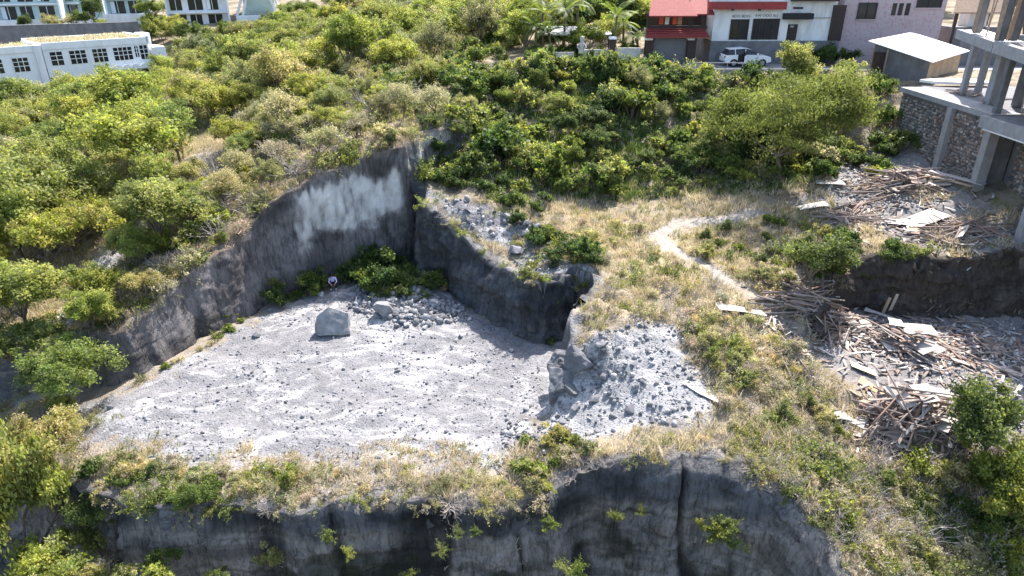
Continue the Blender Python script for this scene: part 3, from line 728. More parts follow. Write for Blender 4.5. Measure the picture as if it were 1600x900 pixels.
# ------------------------------------------------------------------ single trees one can pick out (crown centre in the photograph, distance)
def tree_at(kind, u, v, y, s, label, group=None, k=None, tall=1.0):
    """plants a tree where a crown of its size, standing on the ground, is seen centred at (u, v)"""
    pr = {'lime': 2.5, 'olive': 2.1, 'green': 2.3, 'dark': 2.7, 'grey': 1.9, 'feather': 2.3}[kind] * s * tall
    r = ray(u, v); t = np.arange(14, 200, .1); x, y_, z = r[0] * t, r[1] * t, CAM_Z + r[2] * t
    q = np.argmax(z - H(x, y_) < pr)
    return tree(kind, float(x[q]), float(y_[q]), s, label, group, None, s * tall, k)
tree_at('lime', 222, 190, 62, 1.75, 'broad round yellow-green tree left of the pale gravel heap', k=0)
tree_at('lime', 272, 205, 60, 1.1, 'bright yellow-green tree on the right flank of the broad round tree', k=1)
tree_at('dark', 138, 150, 74, 1.25, 'dark glossy green tree in front of the white arched villa', k=0)
tree_at('lime', 235, 320, 43, 1.25, 'airy lime tree above the dirt track, left of the rock wall', k=1)
tree_at('lime', 295, 300, 45, .72, 'small lime tree just below the pale gravel heap', k=2)
tree_at('lime', 30, 270, 48, 1.9, 'big lime tree at the left edge below the villa', k=0)
tree_at('lime', 105, 345, 44, 1.1, 'lime tree between the dirt track and the left edge', k=2)
tree_at('lime', 20, 350, 40, 1.2, 'lime tree at the left edge, beside the start of the dirt track', k=1)
tree_at('lime', 25, 450, 34, 1.1, 'lime tree on the left edge beside the dirt track', k=1)
tree_at('lime', 10, 530, 31, .9, 'low lime tree on the left edge below the dirt track', k=2)
tree_at('lime', 88, 583, 29.5, .95, 'lime tree beside the dark hollow at the left end of the floor', k=0)
tree_at('lime', 135, 500, 33, .62, 'small lime sapling on the bank above the dark hollow', k=1)
tree_at('lime', 150, 440, 36.5, .6, 'slim sapling growing in the middle of the dirt track', k=1)
tree_at('olive', 215, 440, 36, .62, 'small olive tree on the rim beside the dirt track', k=1)
tree_at('lime', 25, 815, 19.5, 1.0, 'lime tree in the bottom left corner', k=0, tall=2.0)
tree_at('olive', 75, 690, 23.5, .8, 'olive scrub tree above the bottom left lime tree', k=1)
tree_at('lime', 70, 890, 17.5, .8, 'leafy lime tree cut by the bottom edge at the left', k=2, tall=2.0)
tree_at('green', 310, 770, 21.2, .42, 'dark leafy sapling standing on the front rim', k=0)
tree_at('green', 150, 800, 20.5, .5, 'leafy green tree on the front rim above the dark gap', k=1)
tree_at('feather', 1235, 192, 57, 1.38, 'big round feathery tree below the white car', k=0, tall=1.25)
tree_at('lime', 1240, 105, 61, .95, 'bright sunlit tree right of the white car', k=1)
tree_at('lime', 1190, 62, 69, .42, 'small lime tree standing before the white house window', k=1)
tree_at('olive', 1345, 165, 58, .7, 'small tree between the feathery tree and the shed', k=1)
tree_at('green', 1283, 395, 42, 1.0, 'dark green tree left of the bamboo poles', k=0)
tree_at('green', 1400, 395, 39, .55, 'bright green bush tree on top of the earth bank', k=1)
tree_at('green', 1550, 680, 26, .95, 'leafy tree beside the big heap of scrap wood', k=0)
tree_at('green', 1592, 770, 23.5, .95, 'leafy tree at the right edge below the scrap heap', k=1)
tree_at('grey', 440, 175, 60, 1.2, 'pale half-bare tree on the rim above the rock wall', k=0)
tree_at('dark', 1105, 55, 69.4, .75, 'tall narrow dark tree between gate and white house', k=0)
# ------------------------------------------------------------------ thickets: each plant a thing of its own
thick_l = poly_px([(-40, 230), (120, 180), (260, 130), (250, 250), (150, 300), (110, 400), (60, 470), (20, 620), (-60, 640), (-120, 400)])
for (x, y) in scatter(thick_l, 46, 2.4):
    tree(random.choice(['lime', 'lime', 'olive', 'lime']), x, y, random.uniform(.8, 1.35), 'yellow-green tree in the thicket along the left edge', 'trees of the left thicket')
bl = np.array([[-62, 80], [-42, 68], [-30, 62], [-8, 72], [-8, 100], [-20, 116], [-45, 112], [-58, 98]])
for (x, y) in scatter(bl, 125, 2.2, lambda x, y: ~((x > -5) & (y < 76))):
    tree(random.choice(['lime', 'olive', 'lime', 'olive', 'grey', 'olive']), x, y, random.uniform(.8, 1.45), 'yellow-green tree in the wooded dip between villas and quarry rim', 'trees of the rear thicket')
far = np.array([[-48, 118], [-10, 100], [3, 92], [3, 150], [-34, 160], [-36, 140]])
for (x, y) in scatter(far, 66, 3.2):
    tree(random.choice(['lime', 'olive', 'olive', 'grey', 'lime']), x, y, random.uniform(1.0, 1.5), 'hazy olive tree on the far slope at the top', 'trees on the far slope')
wild = np.array([[-78, 92], [-64, 86], [-56, 98], [-50, 112], [-58, 113], [-72, 101]])
for (x, y) in scatter(wild, 26, 2.3):
    tree(random.choice(['olive', 'grey', 'lime', 'olive']), x, y, random.uniform(1.0, 1.7), 'tree growing before the white arched villa', 'trees before the villa')
ter = np.array([[-100, 130], [-72, 136], [-55, 128], [-52, 134], [-72, 142], [-100, 140]])
for (x, y) in scatter(ter, 20, 2.6):
    tree(random.choice(['olive', 'grey', 'green']), x, y, random.uniform(.6, .95), 'small tree on the terrace above the white villa', 'trees of the villa terrace')
rim = poly_px([(235, 480), (250, 420), (330, 350), (330, 290), (400, 200), (520, 130), (680, 140), (690, 205), (600, 225), (480, 275), (390, 355), (300, 440)])
for (x, y) in scatter(rim, 120, .95, lambda x, y: sdist(POLY_L, x, y) > 1.8):
    shrub(random.choice(['tangle', 'bush', 'tangle', 'bush', 'tanglegreen', 'twig', 'tangle', 'limebush']), x, y, random.uniform(.9, 1.5), 'scrubby bush on the slope above the tall rock wall', 'bushes above the rock wall')
for (x, y) in scatter(rim, 44, 1.7, lambda x, y: sdist(POLY_L, x, y) > 3.0):
    tree(random.choice(['olive', 'grey', 'grey', 'lime']), x, y, random.uniform(.5, .85), 'pale scrub tree on the slope above the tall rock wall', 'scrub trees above the rock wall')
upper = np.array([[-14, 62], [-3, 60], [0, 64], [0, 90], [-9, 76]])
for (x, y) in scatter(upper, 28, 1.5):
    shrub(random.choice(['bush', 'limebush', 'bush', 'greenbush']), x, y, random.uniform(1.1, 1.6), 'leafy bush between the rear thicket and the street', 'bushes at the street end')
# overgrown slope below the street
slope = np.array([[-5.5, 52.5], [-6.6, 49.5], [-6.0, 47.0], [-3.5, 46.2], [2, 46.6], [8, 46.6], [14, 47.2], [22, 48], [26, 52], [24, 58], [20, 63.8], [2, 64.2], [-5, 62]])
for (x, y) in scatter(slope, 130, .95):
    shrub(random.choice(['weed', 'greenbush', 'tanglegreen', 'limebush', 'darkbush', 'tangle', 'weed', 'greenbush', 'tanglegreen', 'bush', 'limebush']), x, y, random.choice([.7, .9, 1.1, 1.3, 1.6, 1.9]), 'leafy bush on the overgrown slope below the street', 'bushes of the overgrown slope')
for (x, y) in scatter(slope, 70, 1.3):
    shrub('weed', x, y, random.uniform(.7, 1.1), 'broad-leaved weed on the overgrown slope below the street', 'weeds of the overgrown slope', z=h1(x, y) + .55)
for (x, y) in scatter(slope, 26, 2.4, lambda x, y: (y > 50) & ~((x > 17) & (y > 60))):
    tree(random.choice(['green', 'green', 'olive', 'dark']), x, y, random.uniform(.38, .62), 'small tree on the overgrown slope below the street', 'small trees of the overgrown slope')
hedge = np.array([[-5, 61.5], [24, 61.5], [25, 64.6], [2, 64.8], [-5, 66]])
for (x, y) in scatter(hedge, 34, 1.35, lambda x, y: ~((x > 18) & (x < 25) & (y > 62.3))):
    shrub(random.choice(['greenbush', 'limebush', 'greenbush', 'darkbush']), x, y, random.uniform(1.0, 1.5), 'rounded green bush along the edge of the street', 'bushes along the street')
east = np.array([[25, 58], [30, 54], [30.5, 49], [28, 47.5], [23, 49], [22, 60], [27, 64]])
for (x, y) in scatter(east, 26, 1.0):
    shrub(random.choice(['weed', 'darkbush', 'bush', 'greenbush', 'limebush']), x, y, random.uniform(.8, 1.2), 'leafy bush below the stone retaining wall', 'bushes by the retaining wall')
# bench, ridge and right-hand scrub
bench = poly_px([(850, 345), (960, 338), (1010, 370), (1120, 440), (1190, 500), (1260, 570), (1240, 640), (1160, 620), (1090, 560), (1060, 500), (960, 500), (915, 470), (900, 440), (830, 400)])
for (x, y) in scatter(bench, 75, .75, lambda x, y: (path_d(PATH1, x, y) > .8) & (sdist(POLY_P, x, y) < -1.4)):
    shrub(random.choice(['straw', 'tangle', 'straw', 'tangle', 'twig', 'straw', 'tanglegreen']), x, y, random.uniform(.6, .95), 'dry straw-coloured clump on the ridge beside the footpath', 'dry clumps on the ridge')
for u, v in ((858, 375), (880, 395), (905, 385), (870, 410), (905, 405), (840, 385), (925, 400)):
    x, y, z = G(u, v)
    shrub(random.choice(['darkbush', 'greenbush']), x, y, .75, 'dark green bush on the rim of the curved rock wall', 'dark bushes on the curved rim')
mid = poly_px([(1030, 375), (1180, 345), (1260, 350), (1330, 420), (1310, 450), (1200, 470), (1150, 440)])
for (x, y) in scatter(mid, 46, .8, lambda x, y: path_d(PATH1, x, y) > .8):
    shrub(random.choice(['straw', 'tangle', 'tanglegreen', 'bush', 'weed', 'tangle']), x, y, random.uniform(.5, .95), 'low bush between the footpath and the bamboo poles', 'low bushes inside the path bend')
east2 = poly_px([(1080, 480), (1180, 510), (1290, 600), (1330, 680), (1250, 700), (1180, 690), (1120, 640), (1120, 590), (1070, 540)])
for (x, y) in scatter(east2, 85, .6, lambda x, y: path_d(PATH1, x, y) > .7):
    shrub(random.choice(['straw', 'tangle', 'tangle', 'tanglegreen', 'twig', 'bush', 'tangle']), x, y, random.uniform(.5, .85), 'half-dry bush on the flank between the gravel mound and the scrap heaps', 'half-dry bushes on the flank')
low = poly_px([(1180, 735), (1260, 700), (1340, 720), (1480, 725), (1600, 700), (1640, 900), (1350, 900), (1270, 840), (1225, 775)])
for (x, y) in scatter(low, 135, .5):
    shrub(random.choice(['tangle', 'tangle', 'tanglegreen', 'straw', 'twig', 'tanglegreen', 'bush', 'tangle']), x, y, random.uniform(.5, .95), 'scrub bush on the slope at the lower right', 'scrub of the lower right slope')
rimr = poly_px([(900, 725), (960, 700), (1060, 690), (1180, 690), (1230, 740), (1190, 738), (1100, 722), (1050, 728), (980, 718), (920, 735)])
for (x, y) in scatter(rimr, 34, .55, lambda x, y: sdist(POLY_F, x, y) < -.9):
    shrub(random.choice(['straw', 'tangle', 'tangle', 'twig']), x, y, random.uniform(.4, .65), 'dry grass clump along the rim below the gravel mound', 'dry clumps on the mound rim')
green_k = poly_px([(815, 690), (880, 690), (935, 715), (920, 745), (880, 770), (840, 790), (815, 760)])
for (x, y) in scatter(green_k, 14, .6):
    shrub(random.choice(['limebush', 'bush', 'weed']), x, y, random.uniform(.45, .7), 'olive bush where the front rim bends to the mound', 'olive bushes at the rim bend')
front = poly_px([(90, 770), (160, 720), (300, 740), (420, 740), (600, 735), (780, 755), (820, 790), (700, 800), (600, 790), (500, 798), (400, 808), (250, 808), (150, 805)])
for (x, y) in scatter(front, 95, .48, lambda x, y: sdist(POLY_F, x, y) < -.5):
    k = random.choice(['straw', 'tangle', 'twig', 'tangle']) if x > -9 else random.choice(['tangle', 'tanglegreen', 'weed', 'twig', 'straw', 'tanglegreen', 'bush'])
    shrub(k, x, y, random.uniform(.4, .75), 'dry rim clump along the front edge of the quarry floor', 'dry clumps on the front rim')
for (x, y) in scatter(np.array([[-20, 17], [-13, 18.5], [-10, 20.2], [-10, 21.0], [-14, 20.8], [-21, 20.5]]), 22, .6):
    shrub(random.choice(['bush', 'limebush', 'weed', 'twig', 'greenbush']), x, y, random.uniform(.5, .8), 'leafy bush hanging over the rim at the lower left', 'bushes over the lower left rim', z=max(h1(x, y), -2.2))
lf = poly_px([(0, 620), (60, 600), (150, 650), (140, 720), (90, 760), (0, 740)])
for (x, y) in scatter(lf, 40, .8):
    shrub(random.choice(['straw', 'tangle', 'limebush', 'twig', 'tangle']), x, y, random.uniform(.6, .95), 'tangled half-dry bush left of the quarry floor', 'bushes left of the floor')
trk = poly_px([(120, 430), (250, 380), (260, 460), (210, 500), (150, 540), (60, 580), (40, 520)])
for (x, y) in scatter(trk, 34, .9, lambda x, y: (path_d(TRACK, x, y) > 1.0) & (sdist(POLY_L, x, y) > 1.2)):
    shrub(random.choice(['straw', 'tangle', 'limebush', 'tangle', 'tanglegreen']), x, y, random.uniform(.6, 1.0), 'straggly bush beside the dirt track', 'bushes by the dirt track')
foot = poly_px([(440, 470), (480, 455), (560, 430), (640, 432), (700, 455), (640, 475), (560, 455), (500, 462)])
for (x, y) in scatter(foot, 22, .7, lambda x, y: (sdist(POLY_P, x, y) > .4) & ~((np.abs(x - Wz(521, 449, .45)[0]) < 1.7) & (y < Wz(521, 449, .45)[1] + .9))):
    shrub(random.choice(['darkbush', 'darkbush', 'greenbush', 'tanglegreen']), x, y, random.choice([.4, .6, .9, 1.2, 1.5]), 'shaded bush at the foot of the tall rock wall', 'shaded bushes at the wall foot')  # darker foliage kinds stand in for shade in this corner
for u, v, k, s_ in ((422, 440, 'limebush', .75), (620, 400, 'greenbush', .7), (330, 495, 'weed', .6), (350, 490, 'weed', .5), (370, 485, 'limebush', .45), (310, 505, 'straw', .5), (540, 505, 'straw', .5), (860, 525, 'weed', .5), (670, 430, 'bush', .7), (690, 440, 'straw', .6), (615, 385, 'weed', .5)):
    x, y, z = Wz(u, v + 12, .1)
    z = h1(x, y)
    if z > 1.5: x, y, z = G(u, v + 14)
    shrub(k, x, y, s_, 'young plant growing on the quarry floor against the rock', 'young plants on the quarry floor')

# plants rooted in the face of the front cliff and hanging over its edge
fx = resample(LINE_F[3:-2], .55)
for i, (x, y) in enumerate(zip(fx[1], fx[2])):
    if random.random() < .62:
        shrub(random.choice(['twig', 'tangle', 'twig', 'tangle', 'tanglegreen' if x < -6 or x > 10 else 'twig']), x, y + .75, random.uniform(.4, .75), 'dry shrub overhanging the edge of the front cliff', 'shrubs over the cliff edge', z=h1(x, y + 1.25) - .08, tilt=random.uniform(.2, .8))
for (u, v, y, s_) in ((1128, 812, 21.2, .55), (1135, 835, 21.0, .6), (1118, 822, 21.1, .45), (1090, 810, 21.4, .3), (715, 825, 20.9, .35), (745, 822, 20.9, .3), (690, 850, 20.6, .3), (515, 830, 20.8, .35), (545, 855, 20.5, .3), (880, 880, 20.6, .5), (900, 885, 20.4, .5), (640, 890, 20.4, .5), (1000, 790, 21.8, .3), (960, 800, 21.6, .35), (860, 810, 21.2, .4)):
    a = Wy(u, v, y); shrub('tanglegreen', a[0], a[1] - .3, s_, 'small green plant rooted in the face of the front cliff', 'plants on the cliff face', z=a[2], tilt=.7)
for (x, y) in scatter(np.array([[23, 56], [30, 53.5], [32, 57], [33, 61], [31, 64.5], [26, 64.5], [23, 62]]), 34, .95):
    shrub(random.choice(['darkbush', 'greenbush', 'tanglegreen', 'bush', 'tangle']), x, y, random.uniform(.9, 1.4), 'bush between the street end and the shed', 'bushes by the shed')
for (x, y) in scatter(np.array([[-6, 84], [64, 86], [66, 130], [-6, 130]]), 60, 3.6):
    tree(random.choice(['lime', 'olive', 'green', 'grey']), x, y, random.uniform(1.1, 1.6), 'tree on the hill behind the houses', 'trees behind the houses')
mids = poly_px([(60, 250), (180, 235), (320, 240), (330, 300), (300, 380), (220, 440), (170, 380), (140, 330)])
for (x, y) in scatter(mids, 46, 1.3, lambda x, y: (path_d(TRACK, x, y) > 1.2) & (np.hypot(x - Wz(305, 262, 6.6)[0], y - Wz(305, 262, 6.6)[1]) > 3)):
    shrub(random.choice(['tangle', 'limebush', 'bush', 'tangle', 'tanglegreen', 'straw']), x, y, random.uniform(1.0, 1.6), 'scrub between the gravel heap and the dirt track', 'scrub by the gravel heap')
for (x, y) in scatter(mids, 26, 1.9, lambda x, y: (path_d(TRACK, x, y) > 1.6) & (np.hypot(x - Wz(305, 262, 6.6)[0], y - Wz(305, 262, 6.6)[1]) > 3.5)):
    tree(random.choice(['lime', 'olive', 'lime', 'grey']), x, y, random.uniform(.55, .9), 'slender tree between the gravel heap and the dirt track', 'trees by the gravel heap')

for (x, y) in scatter(np.array([[-60, 116], [-44, 110], [-34, 122], [-36, 142], [-48, 140], [-56, 132]]), 34, 2.6):
    tree(random.choice(['lime', 'olive', 'olive', 'green']), x, y, random.uniform(.9, 1.3), 'tree right of the white villas at the foot of the terraces', 'trees below the terraces')
for (u, v, s_) in ((1150, 235, .9), (1200, 255, 1.0), (1250, 262, 1.0), (1300, 235, .9), (1120, 200, .9), (1320, 205, .8), (1180, 280, .8), (1280, 285, .8)):
    x, y, z = G(u, v); shrub(random.choice(['bush', 'tanglegreen', 'darkbush']), x, y, s_ * 1.3, 'bush crowding the foot of the feathery tree', 'bushes under the feathery tree')

for (x, y) in scatter(np.array([[-6.4, 46.5], [-2.2, 44.6], [1.5, 43.4], [2.5, 45.5], [-2, 47.5], [-5.5, 50.5]]), 40, .62):
    shrub(random.choice(['weed', 'tanglegreen', 'tangle', 'darkbush', 'twig']), x, y, random.uniform(.6, 1.0), 'scrub spilling over the back corner of the quarry', 'scrub of the back corner')
crn = poly_px([(800, 345), (870, 350), (930, 385), (930, 440), (880, 440), (835, 420), (800, 385)])
for (x, y) in scatter(crn, 24, .6):
    shrub(random.choice(['tangle', 'darkbush', 'tanglegreen', 'straw']), x, y, random.uniform(.5, .8), 'low scrub on the broken rim of the curved rock wall', 'scrub of the curved rim')
px = resample(LINE_PR[:-5], .7)
for x, y in zip(px[1], px[2]):
    if random.random() < .6: shrub(random.choice(['tangle', 'twig', 'tanglegreen']), x + .45, y + .75, random.uniform(.4, .7), 'twiggy shrub on the edge of the curved rock wall', 'shrubs on the curved wall edge', z=h1(x + .7, y + 1.1), tilt=.3)

for i, (u, v, s_) in enumerate([(u, v, 1.0) for u in range(236, 470, 19) for v in (66,)] + [(u, v, .9) for u in (245, 262, 448, 462, 480, 500) for v in (30, 48)]):
    x, y, z = G(u + random.uniform(-8, 8), v + random.uniform(-4, 4)); tree(random.choice(['olive', 'lime', 'green', 'lime']), x, y, s_ * random.uniform(.8, 1.2), 'tree at the foot of the terrace villas', 'trees at the villa foot')
for (u, v, s_) in ((10, 150, 1.6), (40, 145, 1.7), (75, 140, 1.5), (100, 138, 1.7), (60, 165, 1.5), (25, 175, 1.5), (255, 130, 1.0)):
    x, y, z = G(u, v); tree(random.choice(['olive', 'grey', 'olive', 'lime']), x, y, s_, 'tall tree screening the front of the white villas', 'trees screening the villas')
for (u, v, s_) in ((75, 24, .9), (85, 34, .8), (110, 26, 1.0), (128, 22, 1.0), (145, 20, 1.1), (160, 28, .8), (232, 12, 1.2), (238, 26, 1.1), (120, 36, .7), (40, 30, .7), (246, 40, 1.0)):
    a = Wy(u, v, 138); x, y = a[0], a[1]; tree(random.choice(['dark', 'green', 'grey', 'olive']), x, y, s_, 'tree between the mint villas at the top', 'trees between the mint villas', z=a[2] - 2.6)

lx = resample(LINE_L[5:-2], .8)
for x, y in zip(lx[1], lx[2]):
    if random.random() < .75: shrub(random.choice(['tangle', 'bush', 'tanglegreen', 'straw', 'tangle']), x - .9, y + 1.1, random.uniform(.6, 1.2), 'shrub leaning over the rim of the tall rock wall', 'shrubs on the tall wall rim', z=h1(x - 1.1, y + 1.3) - .05, tilt=.2)
bk = resample(LINE_Y[2:], .9)
for x, y in zip(bk[1], bk[2]):
    if random.random() < .7: shrub(random.choice(['tangle', 'tanglegreen', 'darkbush', 'twig']), x, y + 1.1, random.uniform(.5, .95), 'shrub on the top edge of the earth bank', 'shrubs on the earth bank', z=h1(x, y + 1.4), tilt=.3)
for (u, v, s_) in ((1265, 420, 1.1), (1300, 430, 1.0), (1325, 405, .9), (1310, 385, .8), (1250, 395, .8), (1345, 440, .7)):
    x, y, z = G(u, v); shrub(random.choice(['darkbush', 'greenbush']), x, y, s_, 'dark bush around the green tree left of the poles', 'dark bushes left of the poles')

for (u, v, s_) in ((1500, 735, .7), (1530, 760, .8), (1560, 800, .9), (1590, 830, .9), (1540, 840, .8), (1575, 880, .9), (1500, 800, .6), (1480, 850, .6), (1520, 880, .7), (1450, 880, .55), (1600, 720, .8), (1505, 700, .5), (1440, 800, .5)):
    x, y, z = G(u, v); shrub(random.choice(['greenbush', 'greenbush', 'limebush', 'tanglegreen']), x, y, s_, 'leafy green bush in the lower right corner', 'leafy bushes of the right corner')
lx = resample(LINE_L[8:-3], .75)
for x, y in zip(lx[1], lx[2]):
    if x > Wz(430, 465, 0)[0] and abs(x - Wz(521, 449, .45)[0]) > 1.2 and random.random() < .4:
        shrub(random.choice(['darkbush', 'darkbush', 'greenbush', 'tanglegreen']), x + .5, y - .7, random.choice([.5, .7, 1.0, 1.3]), 'dark bush pressed against the foot of the tall wall', 'dark bushes at the tall wall foot')
lx = resample(LINE_L[4:11], .55)
for x, y in zip(lx[1], lx[2]):
    if random.random() < .7: shrub(random.choice(['straw', 'tangle', 'tanglegreen', 'weed', 'straw']), x + random.uniform(.3, .9), y - random.uniform(.4, 1.0), random.uniform(.3, .6), 'small dry clump along the left foot of the rock wall', 'dry clumps at the left wall foot')

for (x, y) in scatter(np.vstack([rim]), 26, 1.6, lambda x, y: sdist(POLY_L, x, y) > 1.6):
    shrub('twig', x, y, random.uniform(1.2, 2.2), 'leafless twiggy shrub among the bushes above the rock wall', 'leafless shrubs above the wall')
for (x, y) in scatter(thick_l, 16, 2.5):
    shrub('twig', x, y, random.uniform(1.8, 2.8), 'leafless twiggy shrub in the left thicket', 'leafless shrubs of the left thicket')
for (x, y) in scatter(low, 22, 1.0):
    shrub('twig', x, y, random.uniform(.8, 1.2), 'leafless twiggy shrub on the lower right slope', 'leafless shrubs of the lower right')
# ------------------------------------------------------------------ grass nobody could count
def blades(P, n, h, w, pal, seed, lean=.5):
    """n blades round each point: one mesh"""
    r = np.random.default_rng(seed); m = len(P); Q = np.repeat(P, n, 0); k = len(Q)
    Q = Q + np.column_stack([r.normal(size=(k, 2)) * .09, np.zeros(k)])
    hh = np.repeat(r.uniform(.5, 1.3, m), n) * r.uniform(.5, 1.2, k) * h
    hh = hh * np.repeat(1 + .7 * fbm(P[:, 0] * .5, P[:, 1] * .5, 3, 3, seed), n)
    ang = r.uniform(0, 2 * PI, k); ln = np.abs(r.normal(size=k)) * lean + .1
    d = np.column_stack([np.cos(ang) * ln, np.sin(ang) * ln, np.ones(k)]); d /= np.linalg.norm(d, axis=1)[:, None]
    s_ = np.column_stack([-np.sin(ang + 1.2), np.cos(ang + 1.2), np.zeros(k)]) * (w * r.uniform(.6, 1.4, k))[:, None]
    mid = Q + d * (hh * .55)[:, None]; d2 = d.copy(); d2[:, 2] -= .6 * ln; d2 /= np.linalg.norm(d2, axis=1)[:, None]
    tip = mid + d2 * (hh * .5)[:, None]
    b0 = Q - np.array([0, 0, .05])
    V = np.stack([b0 - s_ * .5, b0 + s_ * .5, mid + s_ * .45, tip, mid - s_ * .45], 1).reshape(-1, 3)
    i = np.arange(k) * 5
    F_ = np.vstack([np.stack([i, i + 1, i + 2, i + 4], 1)])
    F3 = np.stack([i + 4, i + 2, i + 3, i + 3], 1)
    hp = np.repeat(1 + .55 * fbm(P[:, 0] * .5, P[:, 1] * .5, 3, 3, seed), n)[:, None]; pal = np.array(pal); cc = (1 + .5 * (hp - 1)) * pal[np.repeat(r.integers(0, len(pal), m), n)] * (1 + .25 * r.uniform(-1, 1, (k, 1)))
    return V, F_, i, np.repeat(cc, 5, 0)
def grass(name, label, pts, n, h, w, pal, seed, lean=.5):
    P = np.column_stack([pts, H(pts[:, 0], pts[:, 1])])
    V, F_, i, cc = blades(P, n, h, w, pal, seed, lean)
    tri = np.vstack([np.stack([F_[:, 0], F_[:, 1], F_[:, 2]], 1), np.stack([F_[:, 0], F_[:, 2], F_[:, 3]], 1), np.stack([i + 4, i + 2, i + 3], 1)])
    me = np_mesh(name, V, tri, np.clip(cc, 0, 1)); me.materials.append(M_GRASS)
    return tag(link(bpy.data.objects.new(name, me)), label, 'grass', kind='stuff')
def cloud(poly, n, keep):
    poly = np.asarray(poly); c_ = rng.uniform(poly.min(0), poly.max(0), (n * 3, 2))
    c_ = c_[sdist(poly, c_[:, 0], c_[:, 1]) > 0]; c_ = c_[keep(c_[:, 0], c_[:, 1])]
    return c_[:n]
def bare(x, y):     # true where the ground carries no plants
    return ((sdist(POLY_P, x, y) > .3) & (path_d(LINE_F, x, y) > 4.2 + 2.2 * fbm(x * .8, y * .8, 0, 2, 5)) & (x > -23) & (path_d(LINE_L, x, y) > 1.3)) | (sdist(GRAVEL_R, x, y) > .1) | (path_d(PATH1, x, y) < .45) \
        | (sdist(POLY_Y, x, y) > -.2) | (path_d(TRACK, x, y) < 1.1) | (sdist(POLY_F, x, y) > -.3) | (sdist(ROCK_R, x, y) > .1) | ((sdist(BENCH_R, x, y) > 0) & (fbm(x * .7, y * .7, 0, 2, 44) < .25)) | ((y > 64.8) & (x > 0) & (y < 84))
def clumpy(x, y, t=0.0, sc=.9, seed=3): return fbm(x * sc, y * sc, 0, 3, seed) + .45 * rng.uniform(-1, 1, x.shape) > t
area_f = np.array([[-27, 17], [30, 14], [34, 30], [30, 48], [24, 49], [-2, 48.5], [-2.5, 41], [4, 36], [3, 25], [-6, 26], [-22, 30], [-30, 30]])
pts = cloud(area_f, 24000, lambda x, y: ~bare(x, y) & clumpy(x, y, .0) & ~((sdist(POLY_P, x, y) > .3) & (y > 26) & (x > -21)))
grass('dry_grass', 'pale straw-dry grass covering rims and ridge', pts, 9, .42, .026, STRAW, 51, .8)
pts = cloud(area_f, 7000, lambda x, y: ~bare(x, y) & clumpy(x, y, .2, .6, 8))
grass('green_grass', 'yellowish green grass patches among the straw', pts, 9, .36, .03, [(.22, .23, .06), (.17, .2, .045), (.26, .25, .09)], 52, .6)
pts = cloud(np.array([[-40, 29], [-22, 31], [-17, 36], [-9, 44], [-3, 52], [-4, 62], [-16, 66], [-40, 60]]), 12000, lambda x, y: (sdist(POLY_L, x, y) > .8) & (path_d(TRACK, x, y) > .9) & clumpy(x, y, -.1))
grass('rim_grass', 'dry tan grass along the top of the tall rock wall', pts, 8, .42, .03, STRAW + [(.25, .23, .1)], 53, .7)
pts = cloud(np.vstack([slope, ]), 12000, lambda x, y: clumpy(x, y, -.2))
grass('undergrowth', 'low green undergrowth of the overgrown slope', pts, 8, .4, .07, GREEN + DARK + OLIVE[:1], 54, .9)
pts = cloud(np.array([[-80, 78], [-30, 60], [-8, 62], [2, 92], [2, 150], [-35, 160], [-78, 118]]), 22000, lambda x, y: clumpy(x, y, -.2, .3))
grass('ground_cover', 'olive ground cover under the rear trees', pts, 6, .9, .16, OLIVE + GREY + LIME[:1], 55, .8)

# ------------------------------------------------------------------ loose stones nobody could count
_ico = None
def ico():
    t = (1 + 5 ** .5) / 2
    v = np.array([(-1, t, 0), (1, t, 0), (-1, -t, 0), (1, -t, 0), (0, -1, t), (0, 1, t), (0, -1, -t), (0, 1, -t), (t, 0, -1), (t, 0, 1), (-t, 0, -1), (-t, 0, 1)], float)
    f = np.array([(0, 11, 5), (0, 5, 1), (0, 1, 7), (0, 7, 10), (0, 10, 11), (1, 5, 9), (5, 11, 4), (11, 10, 2), (10, 7, 6), (7, 1, 8), (3, 9, 4), (3, 4, 2), (3, 2, 6), (3, 6, 8), (3, 8, 9), (4, 9, 5), (2, 4, 11), (6, 2, 10), (8, 6, 7), (9, 8, 1)])
    return v / np.linalg.norm(v[0]), f
IV, IF = ico()
N = Nodes('limestone'); p = N.objc(); c = N.attr()
c2 = N.mix(N.ramp(N.noise(p, 3, 5, .7), (.45, 0.0), (.65, .7)), c, N.mix(.6, c, (.08, .08, .085)))
M_STONE = N.finish(c2, .95, N.noise(p, 8, 5, .7), .7, .05, spec=.1)
